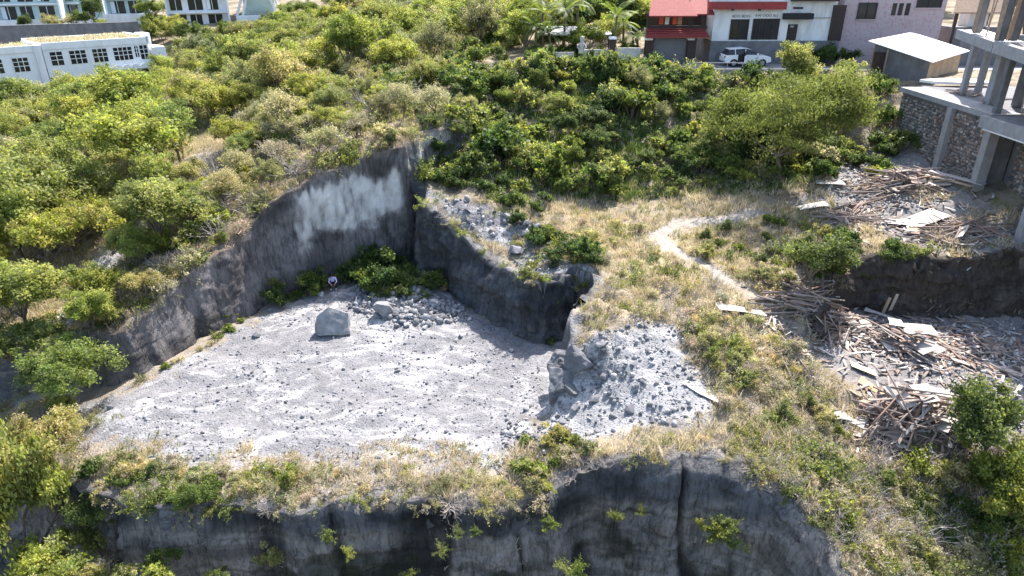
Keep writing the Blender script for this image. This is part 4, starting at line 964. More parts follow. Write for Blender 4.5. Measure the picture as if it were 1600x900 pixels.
def stones(name, label, pts, size, cols, seed, sink=.25):
    r = np.random.default_rng(seed); n = len(pts); P = np.column_stack([pts, H(pts[:, 0], pts[:, 1])])
    V = IV[None] * (1 + .5 * r.uniform(-1, 1, (n, 12, 1))) * size[:, None, None] * r.uniform(.45, 1.35, (n, 1, 3))
    a = r.uniform(0, 2 * PI, n); ca, sa = np.cos(a)[:, None], np.sin(a)[:, None]
    V = np.stack([V[..., 0] * ca - V[..., 2] * sa, V[..., 1], V[..., 0] * sa + V[..., 2] * ca], -1)
    a = r.uniform(0, 2 * PI, n); ca, sa = np.cos(a)[:, None], np.sin(a)[:, None]
    V = np.stack([V[..., 0] * ca - V[..., 1] * sa, V[..., 0] * sa + V[..., 1] * ca, V[..., 2]], -1)
    V = V + P[:, None] + np.array([0, 0, 1])[None, None] * (size * (.5 - sink))[:, None, None]
    F_ = (IF[None] + (np.arange(n) * 12)[:, None, None]).reshape(-1, 3)
    cc = np.array(cols)[r.integers(0, len(cols), n)] * (1 + .3 * r.uniform(-1, 1, (n, 1)))
    me = np_mesh(name, V.reshape(-1, 3), F_, np.repeat(cc, 12, 0)); me.materials.append(M_STONE)
    return tag(link(bpy.data.objects.new(name, me)), label, 'stones', kind='stuff')
GC = [(.25, .25, .26), (.21, .21, .22), (.30, .30, .30), (.15, .15, .16), (.36, .35, .35)]
floor_poly = poly_px([(200, 660), (260, 590), (400, 500), (480, 470), (640, 450), (720, 480), (840, 555), (850, 620), (800, 740), (600, 750), (400, 720), (240, 720)])
pts = cloud(floor_poly, 7000, lambda x, y: clumpy(x, y, -.05 - .35 * sstep(-14, 0, x), .5, 9))
stones('gravel', 'loose grey gravel strewn over the quarry floor', pts, .022 + .085 * rng.uniform(0, 1, len(pts)) ** 7, GC, 61, .42)
pts = cloud(GRAVEL_R, 1800, lambda x, y: clumpy(x, y, -.2, .6, 19))
stones('mound_gravel', 'grey gravel and clods on the mound beside the floor', pts, .025 + .13 * rng.uniform(0, 1, len(pts)) ** 6, GC, 62, .4)
rub = poly_px([(540, 480), (560, 455), (640, 448), (720, 478), (740, 500), (680, 510), (600, 505)])
pts = cloud(rub, 900, lambda x, y: x < 99)
stones('rubble', 'small grey rubble at the back of the quarry floor', pts, .08 + .2 * rng.uniform(0, 1, len(pts)) ** 4, GC[:4], 63, .3)
pts = cloud(poly_px([(790, 640), (860, 630), (880, 700), (840, 740), (770, 750), (780, 700)]), 420, lambda x, y: clumpy(x, y, .05, .8, 77))
stones('clods', 'dark clods between floor and gravel mound', pts, .035 + .11 * rng.uniform(0, 1, len(pts)) ** 4, [(.2, .2, .21), (.13, .13, .14), (.33, .33, .34)], 64, .15)
pts = cloud(poly_px([(1310, 500), (1600, 505), (1640, 700), (1540, 690), (1420, 620), (1350, 585)]), 2600, lambda x, y: clumpy(x, y, 0 - .3 * sstep(20, 26, x), .7, 29))
stones('yard_rubble', 'broken stone and rubble strewn over the scrap yard', pts, .03 + .11 * rng.uniform(0, 1, len(pts)) ** 5, [(.26, .25, .25), (.34, .31, .29), (.17, .16, .16), (.5, .48, .46)], 65, .2)
pts = cloud(poly_px([(1340, 250), (1450, 260), (1480, 300), (1460, 330), (1350, 330), (1280, 300)]), 900, lambda x, y: x < 99)
stones('slope_rubble', 'pale rubble tipped below the retaining wall', pts, .04 + .12 * rng.uniform(0, 1, len(pts)) ** 3, [(.4, .37, .36), (.3, .28, .28), (.5, .46, .43)], 66, .2)

# ------------------------------------------------------------------ single rocks
def rock(name, label, x, y, s, col, seed, group=None, sq=(1, 1, .8), sub=3, sink=.3, wob=.09):
    import bmesh
    r = np.random.default_rng(seed); bm = bmesh.new()
    q = r.normal(size=(15, 3)); q /= np.linalg.norm(q, axis=1)[:, None]; q *= r.uniform(.8, 1.08, (15, 1))
    for c_ in q: bm.verts.new(c_)
    h_ = bmesh.ops.convex_hull(bm, input=bm.verts)          # broken faces meeting at sharp edges
    bmesh.ops.delete(bm, geom=[g_ for g_ in h_['geom_interior'] if isinstance(g_, bmesh.types.BMVert)], context='VERTS')
    bmesh.ops.triangulate(bm, faces=bm.faces); bmesh.ops.subdivide_edges(bm, edges=bm.edges, cuts=sub + 1, use_grid_fill=True)
    bm.verts.ensure_lookup_table(); P = np.array([v.co for v in bm.verts])
    P *= (1 + wob * fbm(P[:, 0] * 2.2, P[:, 1] * 2.2, P[:, 2] * 2.2 + seed, 5, seed, .65))[:, None]
    P = P * np.array(sq) * s
    for v, q in zip(bm.verts, P): v.co = q
    me = bpy.data.meshes.new(name); bm.to_mesh(me); bm.free()
    a = me.color_attributes.new('Col', 'FLOAT_COLOR', 'POINT'); cc = np.ones((len(P), 4), np.float32); cc[:, :3] = np.array(col) * (1 + .3 * fbm(P[:, 0] * 1.5 / s, P[:, 1] * 1.5 / s, P[:, 2] * 1.5 / s, 3, seed))[:, None]
    a.data.foreach_set('color', cc.ravel()); me.materials.append(M_STONE)
    o = link(bpy.data.objects.new(name, me)); o.location = (x, y, h1(x, y) + s * sq[2] * (1 - 2 * sink)); o.rotation_euler = (0, 0, r.uniform(0, 6))
    return tag(o, label, 'rock', group)
x, y, _ = G(522, 522); rock('boulder', 'big pale grey boulder at the back of the quarry floor', x, y + .4, 1.3, (.25, .25, .255), 23, sq=(1.05, .9, .85), sub=5, sink=.27, wob=.16)
x, y, _ = G(596, 500); rock('boulder', 'pointed grey rock right of the big boulder', x, y + .3, .8, (.27, .27, .28), 6, sq=(1.1, .9, .8), sink=.2)
x, y, _ = G(500, 462); rock('rock', 'small white rock behind the big boulder', x, y, .28, (.62, .6, .57), 7)
x, y, _ = G(400, 527); rock('rock', 'dark lone rock near the left wall foot', x, y, .3, (.13, .13, .14), 8)
x, y, _ = G(172, 640); rock('rock', 'dark rock at the left end of the quarry floor', x, y, .24, (.16, .16, .17), 9)
for i, (u, v, s_) in enumerate(((620, 512, .32), (636, 512, .3), (680, 478, .5), (662, 492, .4), (700, 485, .3), (665, 515, .28), (630, 480, .33), (560, 488, .35), (648, 470, .4), (688, 505, .3), (700, 505, .25), (715, 490, .3), (585, 470, .35), (675, 500, .35), (640, 498, .3), (720, 528, .22), (800, 550, .25), (655, 460, .4), (600, 462, .35), (610, 478, .3), (570, 475, .3))):
    x, y, _ = G(u, v); rock('rock', 'grey rock in the rubble right of the big boulder', x, y, s_ * .8, random.choice([(.25, .25, .26), (.18, .18, .19), (.32, .32, .32)]), 20 + i, 'rubble rocks at the back', sq=(1.1, .9, .8), sub=2, sink=.2)
for i, (u, v, s_) in enumerate(((805, 395, .5), (815, 370, .4), (840, 362, .45), (820, 352, .35), (860, 385, .3))):
    x, y, _ = G(u, v); rock('rock', 'dark grey rock heaped on the curved rim', x, y, s_, (.2, .2, .22), 50 + i, 'rocks on the curved rim', sub=2)

for i, (u, v, s_) in enumerate(((905, 575, .34), (945, 590, .3), (930, 625, .28), (900, 640, .25), (985, 640, .3), (880, 660, .25), (940, 540, .3), (1020, 660, .22))):
    x, y, _ = G(u, v); rock('rock', 'angular grey rock of the broken outcrop right of the floor', x, y, s_, random.choice([(.2, .2, .21), (.27, .27, .275), (.15, .15, .16)]), 80 + i, 'outcrop rocks', sq=(1.35, 1.0, .7), sub=3, sink=.4)

pts = cloud(ROCK_R, 700, lambda x, y: clumpy(x, y, -.1, .8, 91))
stones('rim_rubble', 'grey rubble on the bare rim of the curved wall', pts, .04 + .2 * rng.uniform(0, 1, len(pts)) ** 4, GC, 68, .35)
pts = cloud(ROCK_R, 500, lambda x, y: clumpy(x, y, .0, .9, 92))
grass('rim_weeds', 'sparse weeds on the bare rim of the curved wall', pts, 7, .3, .03, GREEN + STRAW[:2], 57, .8)

for i, (u, v, s_, q) in enumerate(((880, 572, .95, 'top'), (874, 600, .9, 'front'), (905, 566, .85, 'rear'), (893, 610, .6, 'low'), (868, 622, .5, 'foot'))):
    x, y, _ = G(u, v); rock('rock_buttress', f'jagged grey {q} block of the buttress beside the dark recess', x, y, s_, (.14, .142, .15), 110 + i, 'buttress blocks', sq=(1.0, 1.0, .95), sub=5, sink=.5, wob=.3)
# ------------------------------------------------------------------ building materials
M_WHITE = surface('white_render', (.74, .73, .72), .85, .07, .8, .08, dirt=(.46, .44, .42), dscale=.5)
M_VILLA = surface('villa_white', (.78, .79, .80), .8, .05, .8, .05, dirt=(.6, .6, .6), dscale=.3)
M_MINT = surface('pale_mint_render', (.50, .62, .58), .8, .08, .8, .05)
M_RED = surface('red_roof_sheet', (.30, .045, .04), .6, .2, 3, .1, dirt=(.14, .05, .05))
M_TILE = surface('red_roof_tile', (.26, .05, .045), .75, .25, 4, .2)
M_GATE = surface('grey_gate_sheet', (.15, .15, .165), .5, .1, 1, .05, metal=.2)
M_DARK = surface('dark_timber', (.045, .03, .026), .6, .3, 5, .2)
M_GLASS = surface('dark_window_glass', (.02, .022, .026), .12, .2, 1, 0, spec=.6)
M_POOL = surface('pool_water', (.22, .42, .44), .08, .1, 1, .05, spec=.6)
M_CONC = surface('raw_concrete', (.29, .285, .29), .9, .18, 1.5, .3, dirt=(.22, .21, .21))
M_CONCD = surface('stained_concrete', (.17, .165, .17), .9, .25, 1.2, .3, dirt=(.10, .10, .10))
M_SHEET = surface('bright_roof_sheet', (.80, .80, .80), .45, .04, 1, .04, spec=.4)
M_BRICK = surface('bare_block_wall', (.46, .33, .22), .9, .2, 2.5, .3, dirt=(.28, .2, .15))
M_PAVE = surface('street_paving', (.25, .24, .235), .9, .2, 1.5, .3)
M_BLACK = surface('black_sheet', (.02, .02, .022), .6, .2, 2, .1)
M_POST = surface('stone_post', (.42, .40, .37), .9, .2, 5, .3, dirt=(.15, .15, .13))
M_GARDEN = surface('garden_wall_render', (.48, .46, .41), .9, .2, 1.5, .3, dirt=(.16, .15, .13))
M_STEEL = surface('grey_painted_metal', (.35, .35, .36), .5, .1, 3, .05, metal=.4)
M_WOODP = surface('formwork_timber', (.33, .24, .17), .85, .3, 4, .3)
M_BROWN = surface('brown_shingle', (.34, .24, .17), .85, .2, 5, .3)
M_ORANGE = surface('red_cloth', (.55, .10, .05), .9, .2, 3, .1)
N = Nodes('pink_stone_cladding'); p = N.objc()
vo = N.n('ShaderNodeTexVoronoi', _Scale=3.6, _Randomness=1.0); N.l(p, vo.inputs['Vector'])
hs = N.n('ShaderNodeSeparateColor'); N.l(vo.outputs['Color'], hs.inputs[0])
c = N.mix(hs.outputs[0], (.40, .27, .285), (.50, .355, .37))
c = N.mix(N.ramp(vo.outputs['Distance'], (.32, 0.0), (.5, 1.0)), c, (.44, .36, .37))
c = N.mix(N.ramp(N.noise(p, .7, 5, .7), (.55, 0.0), (.75, .4)), c, (.25, .17, .17))
M_PINK = N.finish(c, .9, vo.outputs['Distance'], .6, .06)
N = Nodes('painted_letters'); M_LETTER = N.finish((.05, .05, .06), .7)

def W3(u, v, y): return Wy(u, v, y)
def px_box(name, mat, par, u0, v0, u1, v1, y0, y1, b=0.0):
    """box whose front face fills a measured window of the facade plane y0 (world axes; parent at its own place)"""
    a = Wy(u0, v0, y0); c_ = Wy(u1, v1, y0); o = par.location if par else (0, 0, 0)
    return bx(name, mat, par, a[0] - o[0], c_[0] - o[0], y0 - o[1], y1 - o[1], c_[2] - o[2], a[2] - o[2], b=b)
# street slab with kerb
st = MB().box(.8, 48, 65.1, 70.0, 11.2, 11.64).build('street', M_PAVE); tag(st, 'narrow paved street in front of the houses', kind='structure')
kb = MB().box(.8, 30, 64.85, 65.08, 11.2, 11.78).build('kerb', M_CONC); tag(kb, 'concrete kerb along the street', kind='structure')

# ---- white house with red band
GY = 70.5; ZG = 11.6
hx0, hx1 = Wy(1112, 60, GY)[0], Wy(1310, 60, GY)[0]; xm = Wy(1228, 60, GY)[0]
hw = thing('white_house', 'white two-storey house with red band and tall dark windows', 'house', ((hx0 + hx1) / 2, GY, ZG))
ox = hw.location.x
zb = Wy(1170, 64, GY)[2] - ZG; zt = 7.0
bx('base_wall', M_CONCD, hw, hx0 - ox - .1, hx1 - ox, -.25, 9, 0, zb)
wl = bx('wall', M_WHITE, hw, hx0 - ox, xm - ox, 0, 9, zb, zt)
wr = bx('side_wall', M_WHITE, hw, xm - ox + .003, hx1 - ox - .5, .4, 9, zb, zt - .4)
f = px_box('red_band', M_RED, hw, 1112, 3, 1229, 15, GY - .7, GY + .02)
px_box('roof_edge', M_WHITE, hw, 1112, -6, 1226, 2.6, GY - .5, GY + .02)
px_box('top_band', M_DARK, hw, 1238, -4, 1312, 2, GY - .3, GY + .39)
for (u0, v0, u1, v1) in ((1143, 30, 1166, 62), (1178, 29, 1213, 62)):
    w = px_box('window', M_GLASS, hw, u0, v0, u1, v1, GY - .03, GY + .1)
    o = w.location
    a = Wy(u0, v0, GY); b_ = Wy(u1, v1, GY)
    k = 2 if u1 - u0 < 30 else 4
    for i in range(k + 1):
        xx = a[0] + (b_[0] - a[0]) * i / k - ox
        bx('frame', M_DARK, w, xx - .05, xx + .05, -.09, -.031, b_[2] - ZG, a[2] - ZG)
px_box('canopy', M_BLACK, hw, 1227, 21, 1271, 30.5, GY - .6, GY + .39)
d = px_box('door', M_DARK, hw, 1230.5, 38, 1243, 63, GY + .34, GY + .5)
dl = px_box('door_light', M_STEEL, hw, 1235, 40, 1240, 43, GY + .30, GY + .338); dl.parent = d
px_box('vent_slot', M_BLACK, hw, 1240, 11, 1255, 14, GY + .35, GY + .45)
px_box('gap_shade', M_DARK, hw, 1304, 8, 1313, 64, GY + .2, GY + .41)  # dark box put in for the shade of the gap between the houses
for u in (1143, 1185): px_box('band_lamp', M_DARK, hw, u, 14, u + 4, 17, GY - .8, GY - .71)
px_box('ledge_pipe', M_STEEL, hw, 1271, 27, 1304, 28.5, GY + .3, GY + .39)
def letters(txt, u0, v, h, par, y):
    cu = bpy.data.curves.new('lettering', 'FONT'); cu.body = txt; cu.size = h; cu.extrude = .01; cu.materials.append(M_LETTER)
    tmp = link(bpy.data.objects.new('lettering', cu)); me = bpy.data.meshes.new_from_object(tmp.evaluated_get(bpy.context.evaluated_depsgraph_get())); bpy.data.objects.remove(tmp)
    o = link(bpy.data.objects.new('lettering', me), par); a = Wy(u0, v, y)
    o.location = (a[0] - par.location.x, a[1] - par.location.y, a[2] - par.location.z); o.rotation_euler = (R(90), 0, 0); return o
letters('BOO BOO-', 1144, 27.5, .36, hw, GY - .015)
letters('RW OOO AU', 1180, 26.5, .36, hw, GY - .015)

# ---- gate house
gx0, gx1 = Wy(1012, 60, 70)[0], Wy(1111, 60, 70)[0]
gh = thing('gate_house', 'small gatehouse with red tiled roof over a grey roller gate', 'house', ((gx0 + gx1) / 2, 70.2, ZG)); ox = gh.location.x
def gb(nm, m, u0, v0, u1, v1, y0, y1, b=0.0): return px_box(nm, m, gh, u0, v0, u1, v1, y0, y1, b)
gate = gb('roller_gate', M_GATE, 1017, 60, 1076, 101.5, 70.25, 70.35)
a = Wy(1017, 60, 70.25); b_ = Wy(1076, 101.5, 70.25)
for i in range(14):
    zz = b_[2] + (a[2] - b_[2]) * (i + .5) / 14 - ZG
    bx('gate_slat', M_GATE, gate, a[0] - ox + .02, b_[0] - ox - .02, .015, .048, zz - .07, zz + .06)
for u in (1010, 1075.5): 
    pl = gb('pillar', M_DARK, u, 58, u + 9, 102, 69.8, 70.6)
    q = Wy(u, 61, 69.8); bx('pillar_cap', M_WHITE, pl, q[0] - ox - .06, q[0] - ox + .62, -.48, .45, q[2] - ZG - .1, q[2] - ZG + .08)
    q = Wy(u, 98, 69.8); bx('pillar_foot', M_CONC, pl, q[0] - ox - .08, q[0] - ox + .65, -.5, .45, 0, q[2] - ZG)
zA = Wy(1060, 57, 69.4)[2] - ZG; zB = Wy(1060, 44, 70.6)[2] - ZG
def slope_roof(name, m, par, x0, x1, y0, y1, z0, z1, hip=0.0, th=.12):
    v = [(x0, y0, z0), (x1, y0, z0), (x1 - hip, y1, z1), (x0 + hip, y1, z1)]
    v += [(x, y, z - th) for x, y, z in v]
    return MB().add(v, [(0, 1, 2, 3), (7, 6, 5, 4), (0, 4, 5, 1), (1, 5, 6, 2), (2, 6, 7, 3), (3, 7, 4, 0)]).build(name, m, par)
lo = slope_roof('lower_roof', M_TILE, gh, gx0 - ox - .35, gx1 - ox - .35, -1.0, .6, zA, zB, .25)
def tile_rows(par, x0, x1, y0, y1, z0, z1, n, hip=0.0):
    for i in range(n):
        t = (i + .5) / n; h = hip * t; y = y0 + (y1 - y0) * t; z = z0 + (z1 - z0) * t
        MB().box(x0 + h, x1 - h, y - .16, y + .02, z + .0, z + .05).build('tile_row', M_TILE, par)
tile_rows(lo, gx0 - ox - .35, gx1 - ox - .35, -1.0, .6, zA, zB, 4, .25)
gb('balcony_wall', M_DARK, 1012, 40, 1104, 47, 70.7, 70.9)
gb('back_wall', M_DARK, 1012, 20, 1110, 60, 73.2, 73.4)
gb('room_block', M_GARDEN, 1012, 46, 1110, 60, 70.95, 73.1)
for u in (1013, 1079, 1098): gb('post', M_DARK, u, 22, u + 3, 42, 70.75, 70.95)
for i, u in enumerate((1031, 1040, 1052, 1060)): gb('hanging_cloth', (M_ORANGE, M_WHITE, M_ORANGE, M_WOODP)[i], u, 26, u + 5, 38, 71.2 + .1 * i, 71.25 + .1 * i)
zC = Wy(1060, 24, 70.3)[2] - ZG
slope_roof('upper_roof', M_TILE, gh, gx0 - ox - .1, gx1 - ox - 1.6, -.5, 3.2, zC, zC + 2.4, .9)
slope_roof('porch_roof', M_TILE, gh, Wy(1082, 20, 69.6)[0] - ox, Wy(1112, 20, 69.6)[0] - ox + .4, -.2, 2.4, zC + .15, zC + 1.7, .3)
# ---- pink stone house
PY = 71.2; q0, q1 = Wy(1313, 40, PY)[0], Wy(1471, 40, PY)[0]
ph = thing('pink_house', 'pink stone-clad house with slit windows behind the shed', 'house', ((q0 + q1) / 2, PY, 11.5)); ox = ph.location.x
bx('wall', M_PINK, ph, q0 - ox, q1 - ox, 0, 9, 0, 7.6)
bx('roof_edge', M_DARK, ph, q0 - ox - .2, q1 - ox + .2, -.25, 9.2, 7.603, 7.9)
for (u0, v0, u1, v1) in ((1343, 4, 1366, 30), (1436, -8, 1469, 12)):
    w = px_box('window', M_GLASS, ph, u0, v0, u1, v1, PY - .03, PY + .1); a = Wy(u0, v0, PY); b_ = Wy(u1, v1, PY)
    for i in range(3):
        xx = a[0] + (b_[0] - a[0]) * i / 2 - ox; bx('frame', M_DARK, w, xx - .05, xx + .05, -.08, -.031, b_[2] - 11.5, a[2] - 11.5)
    bx('sill', M_PINK, w, a[0] - ox - .1, b_[0] - ox + .1, -.14, -.031, b_[2] - 11.6, b_[2] - 11.5)
for u in (1396, 1406, 1417): px_box('slit_window', M_GLASS, ph, u, 5, u + 2.6, 24, PY - .03, PY + .1)
# ---- shed
L_, F_1, R_, B_ = (31.3, 63.5, 14.35), (35.1, 59.6, 13.0), (41.2, 64.7, 13.4), (37.4, 68.0, 14.7)
sh = thing('shed', 'low block shed with a bright white sheet roof', 'shed', (36.2, 63.9, 11.45)); so_ = Vector(sh.location)
def loc(p, s=1.0, z=None): q = Vector(p) - so_; q = Vector((q.x * s, q.y * s, q.z if z is None else z)); return q
v = [loc(q) for q in (L_, F_1, R_, B_)]; v += [q - Vector((0, 0, .07)) for q in v]
MB().add(v, [(0, 1, 2, 3), (7, 6, 5, 4), (0, 4, 5, 1), (1, 5, 6, 2), (2, 6, 7, 3), (3, 7, 4, 0)]).build('roof', M_SHEET, sh)
def wallq(nm, m, a, b, th=.18):
    a0, b0 = loc(a, .86), loc(b, .86); d = Vector((b0.x - a0.x, b0.y - a0.y, 0)).normalized(); n_ = Vector((-d.y, d.x, 0)) * th
    v = [Vector((a0.x, a0.y, -.5)), Vector((b0.x, b0.y, -.5)), Vector((b0.x, b0.y, b0.z - .16)), Vector((a0.x, a0.y, a0.z - .16))]; v += [q + n_ for q in v]
    MB().add(v, [(0, 1, 2, 3), (7, 6, 5, 4), (0, 4, 5, 1), (1, 5, 6, 2), (2, 6, 7, 3), (3, 7, 4, 0)]).build(nm, m, sh)
wallq('block_wall', M_CONCD, L_, F_1); wallq('block_wall', M_BRICK, F_1, R_); wallq('block_wall', M_CONCD, R_, B_); wallq('block_wall', M_CONCD, B_, L_)
a0, b0 = loc(L_, .9), loc(F_1, .9); mid = a0 + (b0 - a0) * .13
MB().box(mid.x - .35, mid.x + .35, mid.y - .45, mid.y + .1, -.3, 2.0).build('doorway', M_DARK, sh)
for k in (.06, .3): q = a0 + (b0 - a0) * k; MB().tube([(q.x - .3, q.y - .3, -.3), (q.x - .3, q.y - .3, 2.3)], .06).build('post', M_WOODP, sh)
# ledge beside the shed
led = MB().prism([(33.0, 57.2), (33.6, 56.3), (35.2, 55.7), (37.8, 55.6), (38.2, 57.4), (35, 57.9)], 11.75, 11.95, 'z').build('concrete_ledge', M_SHEET)
tag(led, 'curved pale concrete slab in front of the shed', 'slab')
# ---- brown-roofed pavilion and grey boundary wall behind
pv = thing('pavilion', 'small brown-roofed pavilion behind the pink house wall', 'pavilion', (46.5, 74, 11.6))
for sx in (-2.4, 2.4):
    for sy in (-1.2, 1.4): bx('post', M_DARK, pv, sx - .12, sx + .12, sy - .12, sy + .12, 0, 4.8)
slope_roof('roof', M_BROWN, pv, -3.2, 3.2, -1.9, .2, 4.6, 6.6, 1.2); bx('room', M_WHITE, pv, -.6, 1.3, -.4, 1.2, 3.2, 4.5); bx('floor_block', M_CONCD, pv, -2.6, 2.6, -1.3, 1.6, 0, 3.2)
gw = MB().box(42.4, 62, 68.4, 68.7, 11.3, 14.2).build('boundary_wall', M_CONCD); tag(gw, 'stained grey wall between pink house and building site', 'wall')

# ------------------------------------------------------------------ building site: stone retaining wall, slab, columns, beams
def stone_panel(name, par, y0, y1, x, zb0, zt0, seed, size=.26, cols=((.32, .28, .25), (.23, .20, .185), (.38, .34, .30), (.28, .20, .16), (.15, .14, .135))):
    """rough stones bedded in a wall that faces west (towards -x)"""
    r = np.random.default_rng(seed); P = []
    zz = zb0
    while zz < zt0:
        yy = y0 + r.uniform(0, size)
        while yy < y1: P.append((x, yy, zz + r.uniform(-.05, .05))); yy += size * r.uniform(.8, 1.25)
        zz += size * .82
    P = np.array(P); n = len(P)
    s_ = size * .62 * r.uniform(.7, 1.2, n)
    V = IV[None] * (1 + .3 * r.uniform(-1, 1, (n, 12, 1))) * s_[:, None, None] * np.array([.55, 1.0, .8])
    V = V + P[:, None]
    F_ = (IF[None] + (np.arange(n) * 12)[:, None, None]).reshape(-1, 3); cc = np.array(cols)[r.integers(0, len(cols), n)] * (1 + .3 * r.uniform(-1, 1, (n, 1)))
    me = np_mesh(name, V.reshape(-1, 3), F_, np.repeat(cc, 12, 0)); me.materials.append(M_STONE)
    o = link(bpy.data.objects.new(name, me), par); o['kind'] = 'stuff'; o.location = -Vector(par.location); return o
rw = thing('retaining_wall', 'rough stone retaining wall with concrete piers below the building site', 'wall', (31, 50.5, 6.5))
def rb(nm, m, x0, x1, y0, y1, z0, z1): return bx(nm, m, rw, x0 - 31, x1 - 31, y0 - 50.5, y1 - 50.5, z0 - 6.5, z1 - 6.5)
rb('core', M_CONCD, 31.0, 32.6, 44.2, 55.6, 5.5, 11.3)
stone_panel('stonework', rw, 44.4, 48.3, 30.98, 6.2, 11.0, 1); stone_panel('stonework', rw, 48.9, 55.5, 30.98, 6.2, 11.0, 2)
rb('pier', M_CONC, 30.55, 31.2, 43.7, 44.3, 5.5, 11.25); rb('pier', M_CONC, 30.6, 31.2, 48.3, 48.85, 5.5, 11.25)
rb('coping', M_CONC, 30.7, 32.7, 44.32, 55.6, 11.253, 11.6)
us = thing('undercroft_wall', 'dark stone wall under the concrete slab at the right edge', 'wall', (32.6, 36, 5)); bx('core', M_CONCD, us, 0, 1.2, -9, 8.1, 0, 6.2)
stone_panel('stonework', us, 27.2, 43.6, 32.58, 5.2, 11.0, 3, .3)
bs = thing('unfinished_building', 'unfinished concrete building frame on columns at the right edge', 'building', (33, 46, 5))
def cb(nm, m, x0, x1, y0, y1, z0, z1, b=0.0): return bx(nm, m, bs, x0 - 33, x1 - 33, y0 - 46, y1 - 46, z0 - 5, z1 - 5, b=b)
cb('floor_slab', M_CONCD, 32.72, 47, 43.9, 56.4, 11.28, 11.56)
cb('floor_slab', M_CONCD, 29.9, 47, 27, 43.69, 11.28, 11.6)
cb('edge_beam', M_CONC, 29.6, 29.897, 27, 43.69, 10.95, 11.66)
cb('soffit_strip', M_WHITE, 29.62, 29.88, 27, 43.2, 10.86, 10.948)
for y in (37.6, 31.5): cb('column', M_CONC, 29.62, 30.1, y - .24, y + .24, 4.6, 10.86, .04)
def beam(nm, m, a, b, z0, z1, w):
    d = Vector((b[0] - a[0], b[1] - a[1])).normalized(); n_ = Vector((-d.y, d.x)) * w / 2
    pts_ = [(a[0] + n_.x - 33, a[1] + n_.y - 46), (b[0] + n_.x - 33, b[1] + n_.y - 46), (b[0] - n_.x - 33, b[1] - n_.y - 46), (a[0] - n_.x - 33, a[1] - n_.y - 46)]
    return MB().prism(pts_, z0 - 5, z1 - 5, 'z').build(nm, m, bs)
for (x, y) in ((33.4, 52.0), (35.1, 52.9)): cb('column', M_CONC, x - .2, x + .2, y - .2, y + .2, 11.603, 15.1, .03)
cb('column', M_CONC, 32.6, 33.5, 47.7, 48.3, 11.603, 15.1, .03); cb('column', M_CONCD, 34.0, 34.5, 46.9, 47.5, 11.603, 15.1, .03); cb('column', M_CONCD, 31.1, 31.5, 44.6, 45.0, 11.603, 15.1, .03)
beam('beam', M_CONC, (35.2, 57.2), (31.5, 46.9), 15.1, 15.75, .45); beam('beam', M_CONC, (31.45, 46.75), (29.3, 40.2), 15.1, 15.8, .45)
cb('beam', M_CONC, 34.2, 47, 52.6, 53.0, 15.1, 15.7)
MB().prism([(q[0] - 33, q[1] - 46) for q in ((35.5, 57.3), (32.0, 47.4), (33.6, 47.4), (37.2, 57.3))], 10.55, 10.7, 'z').build('upper_slab', M_SHEET, bs)  # concrete strip; its sunlit white is put into the bright material
MB().prism([(q[0] - 33, q[1] - 46) for q in ((31.8, 46.6), (29.7, 40.2), (29.7, 28), (47, 28), (47, 46.6))], 10.3, 10.7, 'z').build('upper_slab', M_CONCD, bs)
MB().prism([(q[0] - 33, q[1] - 46) for q in ((32.5, 46.2), (31, 40.2), (31, 28), (47, 28), (47, 46.2))], 14.4, 14.8, 'z').build('upper_slab', M_CONCD, bs)
for (x, y) in ((31.6, 46.9), (32.5, 47.0), (33.8, 52.9), (33.0, 45.4)):
    c_ = cb('column', M_CONCD, x - .2, x + .2, y - .2, y + .2, 15.81, 19.25, .03)
    for sx in (-.24, .24): bx('formwork_board', M_WOODP, c_, x - 33 + sx - .02, x - 33 + sx + .02, y - 46 - .2, y - 46 + .2, 10.9, 14.1)
for i in range(16):
    x = 31.9 + 1.6 * random.random(); y = random.uniform(47.6, 52) ; x += (y - 47.6) * .35
    o = MB().tube([(0, 0, 0), (random.uniform(-.25, .25), random.uniform(-.25, .25), 3.6)], .045).build('bamboo_prop', M_WOODP); o.location = (x, y, 15.72)
    tag(o, 'bamboo prop standing on the upper floor of the building frame', 'pole', 'bamboo props on the frame')
cb('core_wall', M_CONCD, 34.4, 38.5, 45.2, 45.5, 11.603, 15.1); cb('core_wall', M_CONCD, 37.5, 37.8, 45.6, 49.4, 11.603, 15.09)
ld = thing('ladder', 'grey ladder leaning inside the concrete frame', 'ladder', (33.5, 45.3, 11.6))
for sx in (-.22, .22): MB().tube([(sx, 0, 0), (sx, .5, 3.2)], .03).build('rail', M_STEEL, ld)
for k in range(9): MB().tube([(-.22, .05 + .05 * k, .3 + .33 * k), (.22, .05 + .05 * k, .3 + .33 * k)], .02).build('rung', M_STEEL, ld)

for i in range(14):
    x, y = random.uniform(31.5, 36), random.uniform(42, 54)
    if y > 44 and x < 33: x += 1.5
    o = MB().box(-.9, .9, -.09, .09, 0, .05).build('formwork_plank', M_WOODP); o.location = (x, y, 11.62 + .055 * (i % 3)); o.rotation_euler = (0, 0, random.uniform(0, 3))
    tag(o, 'loose formwork plank on the floor of the unfinished building', 'plank', 'planks on the site floor')
